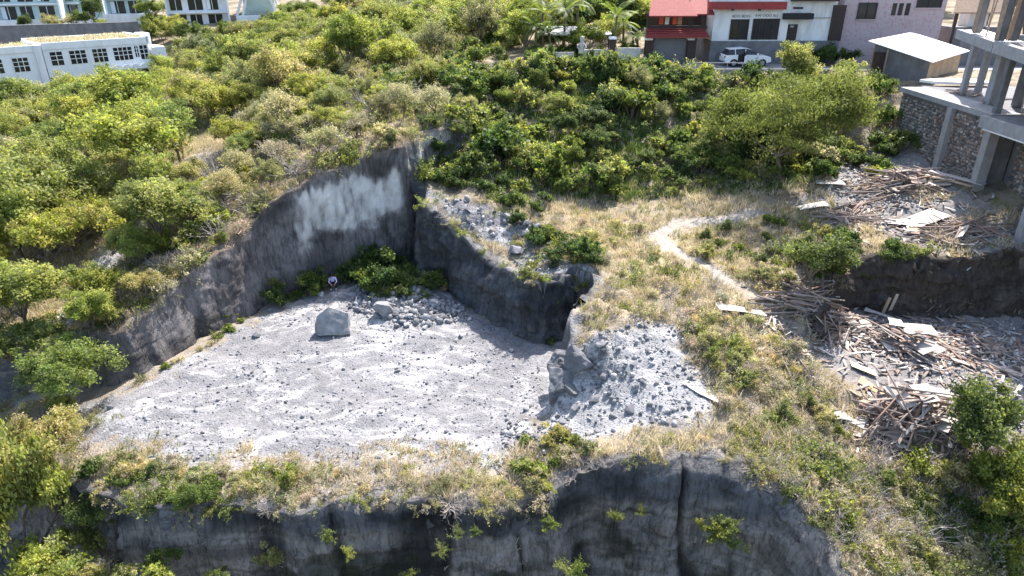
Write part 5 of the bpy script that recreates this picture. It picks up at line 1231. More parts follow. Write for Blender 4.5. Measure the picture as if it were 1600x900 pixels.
# ------------------------------------------------------------------ garden in front of the gatehouse
gwall = thing('garden_wall', 'low weathered garden wall with stone posts along the street', 'wall', (7.5, 70.0, 11.6))
bx('wall_panel', M_GARDEN, gwall, -4.2, -1.45, 0, .3, 0, 1.1); bx('wall_panel', M_GARDEN, gwall, -1.0, 2.0, 0, .3, 0, 1.35); bx('wall_panel', M_GARDEN, gwall, 2.5, 5.0, 0, .3, 0, 1.5)
bx('post', M_DARK, gwall, 2.0, 2.5, -.1, .4, 0, 2.3); bx('post_cap', M_SHEET, gwall, 1.9, 2.6, -.2, .5, 2.3, 2.5)
sta = thing('stone_statue', 'pale carved stone guardian statue on the garden wall', 'statue', (Wy(908, 90, 70)[0], 69.75, 11.6))
bx('plinth', M_DARK, sta, -.3, .3, -.3, .3, 0, 1.0, b=.05)
MB().tube([(0, 0, 1.0), (0, 0, 1.3), (0, 0, 1.55), (0, 0, 1.8), (0, 0, 1.95), (0, 0, 2.05), (0, 0, 2.3), (0, 0, 2.5), (0, 0, 2.62)], [.28, .3, .2, .33, .3, .14, .22, .2, .05], 10).build('figure', M_POST, sta, True)
for sx in (-1, 1): MB().tube([(sx * .3, 0, 1.85), (sx * .42, -.1, 1.55), (sx * .2, -.28, 1.5)], [.09, .08, .07], 6).build('arm', M_POST, sta, True)
def bench_table(label, u, v, w, y):
    a = Wy(u, v, y); t = thing('bench', label, 'bench', (a[0], y, 11.64)); bx('seat', M_STEEL, t, 0, w, 0, .4, .42, .5)
    for x in (.08, w - .16):
        for yy in (.04, .3): bx('leg', M_DARK, t, x, x + .07, yy, yy + .07, 0, .42)
bench_table('long low bench at the kerb before the garden wall', 953, 105, 2.1, 66.4); bench_table('short pale bench at the left end of the street', 858, 107, 1.4, 66.6); bench_table('narrow bench below the stone statue', 905, 103, .7, 67.4)
rl = thing('guard_rail', 'low grey guard rail beside the parked white car', 'railing', (Wy(1084, 104, 66)[0], 66.0, 11.64))
MB().tube([(0, 0, .55), (4.6, 0, .55)], .04).build('rail', M_STEEL, rl)
for x in (.1, 1.6, 3.1, 4.5): MB().tube([(x, 0, 0), (x, 0, .55)], .035).build('post', M_STEEL, rl)
gr = thing('garden_roof', 'thin pale garden shelter roof among the palms', 'shelter', (Wy(870, 70, 73)[0], 73, 11.6))
slope_roof('roof', M_STEEL, gr, -1.6, 5.5, 0, 2.4, 2.5, 3.1, 0)
for x in (-1.4, 5.2): bx('post', M_DARK, gr, x, x + .12, .2, .32, 0, 2.5)
# palms
def palm(label, x, y, h, s, seed, group=None, col=((.15, .20, .03), (.11, .16, .03))):
    r = np.random.default_rng(seed); o = thing('palm_tree', label, 'palm', (x, y, h1(x, y)), r.uniform(0, 6), group)
    top = Vector((r.uniform(-.3, .3), r.uniform(-.3, .3), h))
    MB().tube([(0, 0, -.3), top * .5 + Vector((.08, 0, 0)), top], [.16, .12, .1], 7).build('trunk', M_BARK, o, True)
    V = []; F_ = []; cc = []
    for k in range(15):
        az = k * 2.4 + r.uniform(-.3, .3); el = r.uniform(-.1, 1.1); L = s * r.uniform(.8, 1.15); p = np.array(top); d = np.array([math.cos(az) * math.cos(el), math.sin(az) * math.cos(el), math.sin(el)])
        sd = np.array([-math.sin(az), math.cos(az), 0]); cl = np.array(col[r.integers(len(col))]) * r.uniform(.8, 1.3)
        for j in range(14):
            p = p + d * L / 14; d = d + np.array([0, 0, -.085]); d /= np.linalg.norm(d)
            for sg in (-1, 1):
                ll = L * .32 * math.sin(PI * (.12 + .8 * j / 14)); t = sd * sg + d * .7 + np.array([0, 0, -.35]); t /= np.linalg.norm(t); wv = d * .045 * s / 1.6; b0 = len(V)
                V += [p - wv, p + t * ll * .5 - wv * 1.1, p + t * ll, p + t * ll * .5 + wv * 1.1]; F_.append((b0, b0 + 1, b0 + 2, b0 + 3)); cc += [cl] * 4
    me = np_mesh('fronds', np.array(V), np.array(F_), np.array(cc)); me.materials.append(M_LEAF); link(bpy.data.objects.new('fronds', me), o)
    return o
for i, (u, y, h, s_) in enumerate(((838, 71.5, 3.4, 2.0), (850, 73, 4.6, 2.1), (862, 71.5, 2.8, 1.8), (900, 76, 5.6, 2.2), (960, 72, 4.4, 2.0), (975, 73.5, 3.6, 1.9), (880, 74, 4.8, 2.2), (846, 76, 5.6, 2.2), (1000, 72, 2.4, 1.3))):
    palm('feathery garden palm left of the gatehouse, behind the garden wall', Wy(u, 60, y)[0], y, h, s_, 70 + i, 'garden palms')
for i, (u, y, k, s_) in enumerate(((838, 70.8, 'green', .62), (870, 75, 'green', 1.0), (915, 73, 'green', .95), (940, 76, 'olive', 1.2), (985, 71.5, 'green', .6), (820, 74, 'lime', 1.0), (825, 80, 'lime', 1.2), (900, 82, 'dark', 1.3), (960, 82, 'dark', 1.4), (1000, 84, 'green', 1.3), (860, 84, 'lime', 1.3))):
    tree(k, Wy(u, 60, y)[0], y, s_, 'leafy garden tree between the palms and the gatehouse', 'garden trees')
for i in range(22):
    x = random.uniform(2.5, 12); shrub(random.choice(['greenbush', 'weed', 'darkbush', 'limebush']), x, random.uniform(70.9, 74), random.uniform(.8, 1.3), 'garden shrub behind the low garden wall', 'garden shrubs', z=11.55)
for (u, v, y) in ((1262, 60, 69.6), (1280, 58, 69.8), (1330, 80, 69), (1300, 75, 69)):
    a = Wy(u, v, y); shrub('darkbush', a[0], y, 1.2, 'dark clipped bush at the corner of the white house', 'dark bushes by the white house', z=11.6)

# ------------------------------------------------------------------ villas at the upper left
def rot(o, a): o.rotation_euler = (0, 0, a); return o
v1 = thing('arched_villa', 'long white villa with arched openings and grass on its flat roof', 'house', (-69.6, 106.6, 0), R(46))
bx('wall', M_VILLA, v1, 0, 15, 0, 10.5, -1, 9.9); bx('roof_slab', M_VILLA, v1, .3, 14.7, .35, 10.2, 9.903, 9.95)
bx('parapet', M_VILLA, v1, -.05, 15.05, -.12, .18, 9.2, 10.15); bx('parapet', M_VILLA, v1, 14.8, 15.25, -.12, 10.6, 9.0, 10.3)
bx('parapet', M_VILLA, v1, -.05, 14.79, 10.3, 10.6, 9.3, 10.2)
def arch_win(par, x0, x1, z0, z1, arch=0.0, y=-.04):
    n = 8; cx = (x0 + x1) / 2; hw_ = (x1 - x0) / 2
    poly = [(x0, z0), (x1, z0)] + ([(cx + hw_ * math.cos(PI * k / n), z1 - arch + arch * math.sin(PI * k / n)) for k in range(n + 1)] if arch else [(x1, z1), (x0, z1)])
    w = MB().prism(poly, y, .05).build('window', M_GLASS, par)
    k = max(2, int((x1 - x0) / .6))
    for i in range(1, k): xx = x0 + (x1 - x0) * i / k; bx('bar', M_VILLA, w, xx - .045, xx + .045, y - .05, y - .002, z0, z1 - arch * .2)
    for zz in (z0 + (z1 - z0) * .4, z0 + (z1 - z0) * .72): bx('bar', M_VILLA, w, x0, x1, y - .048, y - .003, zz - .04, zz + .04)
    return w
for (a, b_, z0, z1, ar) in ((9.6, 12.3, 6.9, 8.8, 0), (12.75, 13.3, 7.2, 8.9, .3), (13.55, 14.7, 6.8, 8.9, 0), (6.6, 8.6, 6.9, 8.8, 0), (3.4, 5.6, 6.9, 8.8, 0), (.8, 2.4, 6.9, 8.8, 0), (10.6, 12.2, 3.2, 5.2, .6), (12.9, 14.6, 2.4, 5.3, .8), (7.4, 9.6, 3.2, 5.2, .6)): arch_win(v1, a, b_, z0, z1, ar)
for k in range(5):                                         # scalloped balcony
    x0 = 8.6 + k * 1.35; n = 8
    poly = [(x0, 5.6)] + [(x0 + 1.35 * i / n, 5.95 + .4 * math.sin(PI * i / n)) for i in range(n + 1)] + [(x0 + 1.35, 5.6)]
    MB().prism(poly, -1.3, -1.15).build('balcony_scallop', M_VILLA, v1)
bx('balcony_floor', M_VILLA, v1, 8.5, 15.4, -1.149, -.13, 5.5, 5.7)
bx('stair_block', M_VILLA, v1, 15.3, 17.2, -1.0, 3.5, -1, 8.6); bx('chimney', M_VILLA, v1, 15.6, 17.0, 4.0, 7.0, -1, 10.4)
P = rng.uniform((.4, .4), (14.6, 10.1), (1500, 2)); ca, sa = math.cos(R(46)), math.sin(R(46))
V, Fq, i_, cc = blades(np.column_stack([P, np.full(len(P), 9.95)]), 6, .42, .09, STRAW + [(.3, .3, .1)], 77, .8)
tri = np.vstack([Fq[:, [0, 1, 2]], Fq[:, [0, 2, 3]], np.stack([i_ + 4, i_ + 2, i_ + 3], 1)]); me = np_mesh('roof_grass', V, tri, np.clip(cc, 0, 1)); me.materials.append(M_GRASS)
rg = link(bpy.data.objects.new('roof_grass', me), v1); rg['kind'] = 'stuff'; rg['label'] = 'dry grass growing on the flat roof'
v2 = thing('white_villa', 'white villa wing cut by the left edge, below the terrace wall', 'house', (-80.5, 96.2, 0), R(44))
bx('wall', M_VILLA, v2, 0, 14.6, 0, 10, -1, 9.5); bx('parapet', M_VILLA, v2, -.05, 14.65, -.12, .18, 9.0, 9.9); bx('corner_pier', M_VILLA, v2, 14.0, 14.9, -.35, .6, -1, 9.9)
for a in (1.5, 4.6, 7.8, 11): arch_win(v2, a, a + 1.9, 6.4, 8.3)
V, Fq, i_, cc = blades(np.column_stack([rng.uniform((.4, .4), (14.2, 9.6), (1100, 2)), np.full(1100, 9.5)]), 6, .42, .09, STRAW + [(.3, .3, .1)], 78, .8)
tri = np.vstack([Fq[:, [0, 1, 2]], Fq[:, [0, 2, 3]], np.stack([i_ + 4, i_ + 2, i_ + 3], 1)]); me = np_mesh('roof_grass', V, tri, np.clip(cc, 0, 1)); me.materials.append(M_GRASS)
rg = link(bpy.data.objects.new('roof_grass', me), v2); rg['kind'] = 'stuff'
tw = MB().box(0, 42, 0, .8, -3, 3.2).build('terrace_wall', M_CONCD); tw.location = (-107, 117, 8.0); tw.rotation_euler = (0, 0, R(27)); tag(tw, 'long grey stone terrace wall above the white villas', 'wall')
def villa(label, loc_, ang, w, mat, cols=3, storeys=2, z0=0.0, pool=True):
    o = thing('terrace_villa', label, 'house', loc_, ang)
    bx('wall', mat, o, 0, w, 3.2, 11, -3, 6.6)
    bx('terrace', M_VILLA, o, -.4, w + .4, -.6, 3.19, -3, -.02)
    if pool: bx('pool', M_POOL, o, .4, w - .4, .1, 1.9, -.019, .06)
    bx('pool_edge', M_VILLA, o, -.4, w + .4, -.62, -.15, -1.2, .22)
    for s_ in range(storeys):
        zz = s_ * 3.2
        bx('slab_edge', M_VILLA, o, -.1, w + .1, 2.2, 3.19, zz + 2.75, zz + 3.05)
        for k in range(cols):
            a = .7 + (w - 1.2) * k / cols; b_ = a + (w - 1.2) / cols - .7
            b_ -= .5 * ((k + s_) % 2); ww = bx('window', M_GLASS, o, a, b_, 3.14, 3.3, zz + .15, zz + 2.5)
            if (k * 7 + s_ * 3) % 4 < 2: bx('curtain', M_VILLA, ww, a + .05, a + (b_ - a) * .33, 3.09, 3.137, zz + .2, zz + 2.45)
            for i in range(1, 2): xx = a + (b_ - a) * (i + .1) / 2.2; bx('bar', M_VILLA, ww, xx - .05, xx + .05, 3.08, 3.138, zz + .15, zz + 2.5)
    for x in (-.15, w - .15): bx('side_pier', M_VILLA, o, x, x + .35, 1.6, 3.18, -.02, 6.8)
    bx('roof', M_VILLA, o, -.3, w + .3, 2.0, 11.2, 6.603, 6.9)
    return o
a = Wy(266, 46, 146); villa('blue-white terrace villa with pool, left of the strutted pavilion', (a[0], a[1], a[2]), R(24), 11.5, M_VILLA, 3)
a = Wy(-8, 34, 140); villa('pale mint villa in the top left corner', (a[0], a[1], a[2]), R(22), 11.0, M_MINT, 3)
a = Wy(166, 24, 148); villa('pale mint villa between dark trees at the top', (a[0], a[1], a[2]), R(22), 8.0, M_MINT, 2)
a = Wy(92, 30, 150); villa('small mint villa wing half hidden by trees at the top', (a[0], a[1], a[2]), R(22), 8.0, M_MINT, 2, pool=False)
a = Wy(369, 28, 152); vp = thing('strutted_pavilion', 'white pavilion with slanting struts over a rounded terrace', 'house', a, R(18))
MB().prism([(0, .4), (.5, 0), (9, 0), (9.5, .4), (9.5, 3), (0, 3)], -1.0, .3, 'z').build('terrace_edge', M_VILLA, vp)
bx('floor', M_VILLA, vp, 0, 9.5, 3.003, 10, -4, .1); bx('wall', M_MINT, vp, 1.6, 7.9, 6, 10, .1, 5.5); bx('sofa', M_STEEL, vp, 2.6, 7.0, 4.0, 5.2, .1, .9)
bx('roof', M_VILLA, vp, -.6, 10.1, 1.0, 10.2, 5.5, 5.9)
for (x0, x1) in ((0.0, 2.2), (1.2, 3.0), (9.5, 7.3), (8.3, 6.5)): MB().tube([(x0, 3.4, .1), (x1, 5.8, 5.5)], .28, 6).build('strut', M_VILLA, vp)

# ------------------------------------------------------------------ parked car
N = Nodes('white_car_paint'); M_CAR = N.finish((.78, .79, .80), .25, spec=.5)
M_TYRE = surface('tyre_rubber', (.015, .015, .016), .85, .2, 4, .1)
M_LAMPR = surface('red_tail_lamp', (.35, .01, .01), .2, .1, 1, 0); M_LAMPW = surface('clear_head_lamp', (.7, .72, .75), .1, .05, 1, 0, spec=.6)
car = thing('parked_car', 'white off-road car with open side door before the white house', 'car', (Wy(1166, 95, 67.9)[0], 68.4, 11.64), R(2))
low_p = [(-2.15, .45), (-2.2, .85), (-2.12, 1.05), (-1.0, 1.10), (.9, 1.08), (1.9, .95), (2.18, .75), (2.2, .45), (1.75, .32)]
arch = lambda cx: [(cx + .40 * math.cos(t), .33 + .40 * math.sin(t)) for t in np.linspace(0, PI, 8)]
prof = low_p + arch(1.38) + [(.9, .3), (-.85, .3)] + arch(-1.33) + [(-1.8, .34)]
MB().prism(prof, -.93, .93).build('body', M_CAR, car)
cab = [(-2.02, 1.05), (-1.72, 1.52), (-.3, 1.60), (.35, 1.50), (1.15, 1.08)]
v = [(x, y * (.9 if z < 1.2 else .74), z) for y in (-1, 1) for x, z in cab]; n = len(cab)
MB().add(v, [tuple(range(n - 1, -1, -1)), tuple(range(n, 2 * n))] + [(i, (i + 1) % n, n + (i + 1) % n, n + i) for i in range(n)]).build('cabin_glass', M_GLASS, car)
MB().add([(x, y, z) for y in (-.75, .75) for x, z in ((-1.78, 1.53), (-.3, 1.625), (.38, 1.52), (.3, 1.55), (-.3, 1.66), (-1.75, 1.57))], [(5, 4, 3, 2, 1, 0), (6, 7, 8, 9, 10, 11)] + [(i, (i + 1) % 6, 6 + (i + 1) % 6, 6 + i) for i in range(6)]).build('roof', M_CAR, car)
for sy in (-1, 1):
    for (x0, z0, x1, z1) in ((-.25, 1.08, -.3, 1.58), (-1.25, 1.08, -1.3, 1.55)): MB().tube([(x0, sy * .91, z0), (x1, sy * .755, z1)], .04, 5).build('door_pillar', M_CAR, car)
    for cx in (-1.33, 1.38):
        w = MB().tube([(cx, sy * .70, .35), (cx, sy * .94, .35)], .36, 18).build('wheel', M_TYRE, car); MB().tube([(cx, sy * .93, .35), (cx, sy * .955, .35)], .22, 10).build('rim', M_STEEL, w)
    bx('headlight', M_LAMPW, car, 1.95, 2.16, sy * .75 - .15, sy * .75 + .15, .76, .88); bx('tail_light', M_LAMPR, car, -2.21, -2.1, sy * .72 - .15, sy * .72 + .15, .82, .98)
    bx('mirror', M_CAR, car, .75, .9, sy * 1.0 - .09, sy * 1.0 + .09, 1.08, 1.22)
bx('door_opening', M_BLACK, car, -1.0, -.22, -.945, -.931, .42, 1.1)  # black plate on the body imitates the shaded interior
dr = MB().box(0, .92, -.03, .03, .42, 1.08).build('open_door', M_CAR, car); dr.location = (-.2, -.96, 0); dr.rotation_euler = (0, 0, R(-118))
MB().box(.05, .85, -.012, .012, 1.081, 1.5).build('window', M_GLASS, dr); bx('handle', M_STEEL, dr, .7, .85, -.06, -.031, .92, .96)
bx('number_plate', M_SHEET, car, 2.2, 2.215, -.25, .25, .5, .6)
# ------------------------------------------------------------------ scrap wood, bamboo and boards
N = Nodes('weathered_timber'); p = N.objc(); oi = N.n('ShaderNodeObjectInfo').outputs['Random']
c = N.ramp(oi, (0.0, (.20, .15, .12)), (.3, (.31, .25, .215)), (.6, (.37, .32, .29)), (.85, (.30, .21, .165)), (1.0, (.24, .14, .11)))
c = N.mix(N.ramp(N.noise(N.mapv(p, (3, 12, 12)), 1.0, 4), (.35, .6), (.6, 0.0)), c, (.16, .12, .10))
M_TIMBER = N.finish(c, .9, N.noise(N.mapv(p, (2, 30, 30)), 1.0, 3), .4, .01)
N = Nodes('old_plywood'); p = N.objc(); oi = N.n('ShaderNodeObjectInfo').outputs['Random']
c = N.ramp(oi, (0.0, (.44, .36, .28)), (.5, (.50, .45, .41)), (1.0, (.36, .25, .18)))
c = N.mix(N.ramp(N.noise(p, 1.3, 6, .7), (.48, 0.0), (.7, .6)), c, (.30, .25, .22))
M_PLY = N.finish(c, .9, N.noise(p, 6, 4), .3, .02)
POLE = MB().tube([(-.5, 0, 0), (-.17, .004, .003), (.17, -.003, .002), (.5, 0, 0)], [1.0, .95, .9, .8], 6)
def pole_mesh(L, r, seed):
    rr = np.random.default_rng(seed); b = rr.normal(size=2) * .012 * L
    return MB().tube([(-L / 2, 0, 0), (-L / 6, b[0], b[1] * .3), (L / 6, b[0], b[1] * .3), (L / 2, 0, 0)], [r, r * .97, r * .9, r * .8], 6).mesh('bamboo_pole', M_TIMBER, True)
POLES = [pole_mesh(4.2, .05, 1), pole_mesh(3.4, .045, 2), pole_mesh(2.6, .04, 3), pole_mesh(3.0, .045, 4)]
def plank_mesh(L, w, t, seed):
    rr = np.random.default_rng(seed); m = MB(); e = rr.uniform(-.1, .1, 4)
    m.prism([(-L / 2 + e[0], -w / 2), (L / 2 + e[1], -w / 2), (L / 2 + e[2], w / 2), (-L / 2 + e[3], w / 2)], -t / 2, t / 2, 'z'); return m.mesh('plank', M_TIMBER)
PLANKS = [plank_mesh(1.5, .10, .035, 1), plank_mesh(1.0, .09, .04, 2), plank_mesh(1.9, .12, .03, 3), plank_mesh(.7, .08, .05, 4), plank_mesh(.6, .16, .03, 5)]
def board_mesh(a, b, seed, t=.03):
    rr = np.random.default_rng(seed); e = rr.uniform(-.14, .14, 12); m = MB()
    m.prism([(-a / 2 + e[0], -b / 2 + e[1]), (e[2], -b / 2 + e[3] * .5), (a / 2 + e[4], -b / 2 + e[5]), (a / 2 + e[6], b / 2 + e[7]), (e[8], b / 2 + e[9] * .5), (-a / 2 + e[10], b / 2 + e[11])], -t / 2, t / 2, 'z'); return m.mesh('plywood_board', M_PLY)
BOARDS = [board_mesh(1.4, .8, 1), board_mesh(1.0, .6, 2), board_mesh(.8, .55, 3), board_mesh(1.5, .4, 4), board_mesh(.6, .45, 5)]
def put(name, me, x, y, z, rz, tilt, label, cat, group, roll=0.0):
    o = link(bpy.data.objects.new(name, me)); o.location = (x, y, z); o.rotation_euler = Euler((roll, tilt, rz), 'XYZ'); return tag(o, label, cat, group)
def ground_tilt(x, y, rz, L):
    a = h1(x + math.cos(rz) * L / 2, y + math.sin(rz) * L / 2); b = h1(x - math.cos(rz) * L / 2, y - math.sin(rz) * L / 2)
    return -math.atan2(a - b, L), (a + b) / 2
def heap(cu, cv, rx, ry, hh, n_pole, n_plank, n_board, ang, spread, what, group, seed, pole_k=(0, 1, 2, 3)):
    """a heap of loose pieces: the lower ones lie on the ground, the others on those below"""
    r = random.Random(seed); cx, cy, _ = G(cu, cv)
    items = [('bamboo_pole', POLES, pole_k, 'pole', 'bamboo pole')] * n_pole + [('plank', PLANKS, range(5), 'plank', 'weathered plank')] * n_plank + [('plywood_board', BOARDS, range(5), 'board', 'plywood board')] * n_board
    r.shuffle(items); n = len(items)
    for i, (nm, lst, ks, cat, word) in enumerate(items):
        k = r.choice(list(ks)); t = math.sqrt(r.random()) * (1 - .35 * i / n); a = r.uniform(0, 2 * PI)
        x, y = cx + rx * t * math.cos(a), cy + ry * t * math.sin(a); rz = ang + r.gauss(0, spread)
        if nm == 'plank' and k in (1, 3): nm, word = 'batten', 'short timber batten'
        L = max(v.co.x for v in lst[k].vertices) * 1.6
        tl, gz = ground_tilt(x, y, rz, L)
        z = max(gz, h1(x, y)) + .05 + hh * (1 - t * t) * (i / n) + .02
        put(nm, lst[k], x, y, z, rz, tl + r.gauss(0, .10 if i > n * .3 else .04), f'{word} {what}', cat, group, r.gauss(0, .25) if cat == 'board' else r.gauss(0, .5))
heap(1262, 480, 2.0, .9, .6, 46, 8, 0, R(8), .16, 'in the bundle on the ridge left of the earth bank', 'poles on the ridge', 1, (0, 1))
heap(1300, 512, 2.3, 1.1, .7, 18, 46, 10, R(35), .5, 'in the heap below the pole bundle', 'scrap below the pole bundle', 2)
heap(1422, 545, 2.1, 1.3, 1.0, 10, 90, 12, R(-20), .9, 'in the round heap in the yard middle', 'scrap in the yard heap', 3, (2, 3))
heap(1415, 660, 2.6, 1.4, 1.5, 28, 140, 14, R(0), .9, 'in the big heap above the lower right scrub', 'scrap in the big heap', 4, (1, 2, 3))
heap(1325, 350, 1.9, 1.1, .4, 24, 6, 0, R(-15), .8, 'in the crossed stack beside the bright green bush', 'poles of the crossed stack', 5, (1, 2, 3))
heap(1330, 345, 2.0, .9, .4, 12, 0, 0, R(60), .3, 'in the crossed stack beside the bright green bush', 'poles of the crossed stack', 6, (1, 2))
heap(1415, 290, 3.0, 2.2, .9, 24, 90, 16, R(-30), .6, 'in the tip below the retaining wall', 'scrap below the retaining wall', 7, (1, 2, 3))
heap(1485, 372, 3.0, 1.5, .5, 34, 46, 6, R(-25), .6, 'on the shaded ground below the slab', 'scrap below the slab', 8, (1, 2, 3))
heap(1545, 560, 3.2, 2.2, .15, 10, 24, 5, R(-35), .9, 'scattered over the shaded side of the yard', 'scrap over the shaded yard', 9, (2, 3))
heap(1225, 545, .8, 1.5, .3, 9, 0, 0, R(75), .35, 'fanned out on the slope below the footpath', 'poles fanned below the footpath', 10, (1, 2))
heap(1330, 325, 2.0, .3, .15, 4, 5, 0, R(3), .05, 'laid along the path to the building site', 'timbers along the path', 11, (0,))
# splinters and litter nobody could count
r_ = np.random.default_rng(5); P = []
for (cu, cv, rr) in ((1300, 512, 2.8), (1422, 545, 3.2), (1415, 660, 3.2), (1415, 290, 3.6), (1485, 372, 3.4), (1330, 350, 2.4), (1545, 560, 4.0), (1230, 545, 1.6)):
    g_ = G(cu, cv); q = r_.normal(size=(330, 2)) * rr * .5 + np.array(g_[:2]); P.append(q)
P = np.vstack(P); n = len(P); z = H(P[:, 0], P[:, 1]); L = r_.uniform(.12, .5, n); w = r_.uniform(.02, .09, n); a = r_.uniform(0, 2 * PI, n)
d = np.column_stack([np.cos(a), np.sin(a), r_.normal(size=n) * .25]) * L[:, None]; sd = np.column_stack([-np.sin(a), np.cos(a), np.zeros(n)]) * w[:, None]; c0 = np.column_stack([P, z + .06])
up_ = np.array([0, 0, .025])
V = np.stack([c0 - d - sd, c0 + d - sd, c0 + d + sd, c0 - d + sd, c0 - d - sd + up_, c0 + d - sd * .6 + up_, c0 + d + sd * .4 + up_, c0 - d + sd + up_], 1)
fi = np.array([(3, 2, 1, 0), (4, 5, 6, 7), (0, 1, 5, 4), (1, 2, 6, 5), (2, 3, 7, 6), (3, 0, 4, 7)]); F_ = (fi[None] + (np.arange(n) * 8)[:, None, None]).reshape(-1, 4)
cl = np.array([(.34, .26, .21), (.44, .38, .33), (.25, .18, .14), (.52, .49, .46), (.2, .17, .15)])[r_.integers(0, 5, n)]
N = Nodes('splinter_wood'); M_SPL = N.finish(N.attr(), .9)
me = np_mesh('wood_litter', V.reshape(-1, 3), F_, np.repeat(cl, 8, 0)); me.materials.append(M_SPL); tag(link(bpy.data.objects.new('wood_litter', me)), 'splinters and wood litter around the scrap heaps', 'litter', kind='stuff')
# single boards one can pick out
def board(u, v, a, b, rz, label, seed, lift=.06, col=M_PLY, tl=None, name='plywood_board', roll=0.0):
    x, y, z = G(u, v); me = board_mesh(a, b, seed); me.materials[0] = col
    t, gz = ground_tilt(x, y, rz, a); return put(name, me, x, y, max(z, gz) + lift, rz, t if tl is None else tl, label, 'board', None, roll)
M_PALEB = surface('bleached_board', (.52, .48, .43), .9, .15, 2, .2, dirt=(.33, .28, .24))
M_GREYB = surface('grey_board', (.40, .37, .36), .9, .12, 2, .2)
board(1155, 490, 2.6, .62, R(-5), 'long bleached board lying on the ridge grass', 31, .22, M_PALEB)
board(1098, 617, 2.0, .42, R(-50), 'bleached plank lying on the edge of the gravel mound', 32, .1, M_PALEB)
board(1440, 352, 2.6, 1.5, R(18), 'large grey-brown sheet on the bench below the slab', 33, .25, surface('brown_sheet', (.50, .44, .41), .9, .1, 1.5, .2))
board(1408, 352, 2.2, 1.1, R(5), 'grey sheet tucked under the large brown sheet', 34, .12, M_GREYB)
board(1270, 325, 2.2, .8, R(8), 'pale board at the end of the timbers along the path', 35, .12, M_PALEB)
board(1296, 290, 1.8, .9, R(-12), 'pale folded sheet on the rubble right of the feathery tree', 36, .2, M_PALEB)
board(1485, 290, 2.6, .5, R(-52), 'tan board leaning against the stone retaining wall', 37, .3)
board(1492, 285, 3.4, .6, R(-55), 'grey board leaning beside the tan one at the wall', 38, .35, M_GREYB)
board(1258, 560, .95, .9, R(-35), 'square pale board on the slope below the footpath', 39, .1, M_PALEB)
board(1237, 540, .95, .7, R(60), 'smaller pale board just above the square one', 40, .1, M_PALEB)
board(1345, 582, 1.3, .5, R(-20), 'tan board at the end of the footpath', 41, .1, surface('tan_board', (.62, .50, .34), .9, .12, 2, .2))
board(1366, 612, 1.7, .5, R(-50), 'orange-brown board sliding into the hollow by the big heap', 42, .1, surface('orange_board', (.48, .30, .18), .9, .15, 2, .2))
board(1370, 495, 1.6, .3, R(-25), 'grey plank at the foot of the earth bank', 43, .2, M_GREYB)
board(1430, 540, 1.7, 1.2, R(-10), 'cracked white sheet on top of the yard heap', 44, .95, M_PALEB, 0.0)
board(1395, 528, 1.1, .7, R(70), 'upright-lying pale board on the yard heap', 45, .9, M_PALEB, 0.1)
board(1308, 655, 1.1, .6, R(10), 'crumpled pale sheet left of the big heap', 46, .15, M_PALEB)
board(1460, 642, 1.0, .6, R(-20), 'pale board on the right shoulder of the big heap', 47, 1.0, M_PALEB, 0.0)
for k, (u, v, h) in enumerate(((1379, 490, 1.1), (1388, 490, 1.35))):
    x, y, z = G(u, v); o = MB().box(-.09, .09, -.02, .02, -.2, h).build('upright_plank', M_PLY); o.location = (x, y, z); o.rotation_euler = (.1, .12, 0)
    tag(o, ('short' if k == 0 else 'taller') + ' upright plank standing at the foot of the earth bank', 'plank')
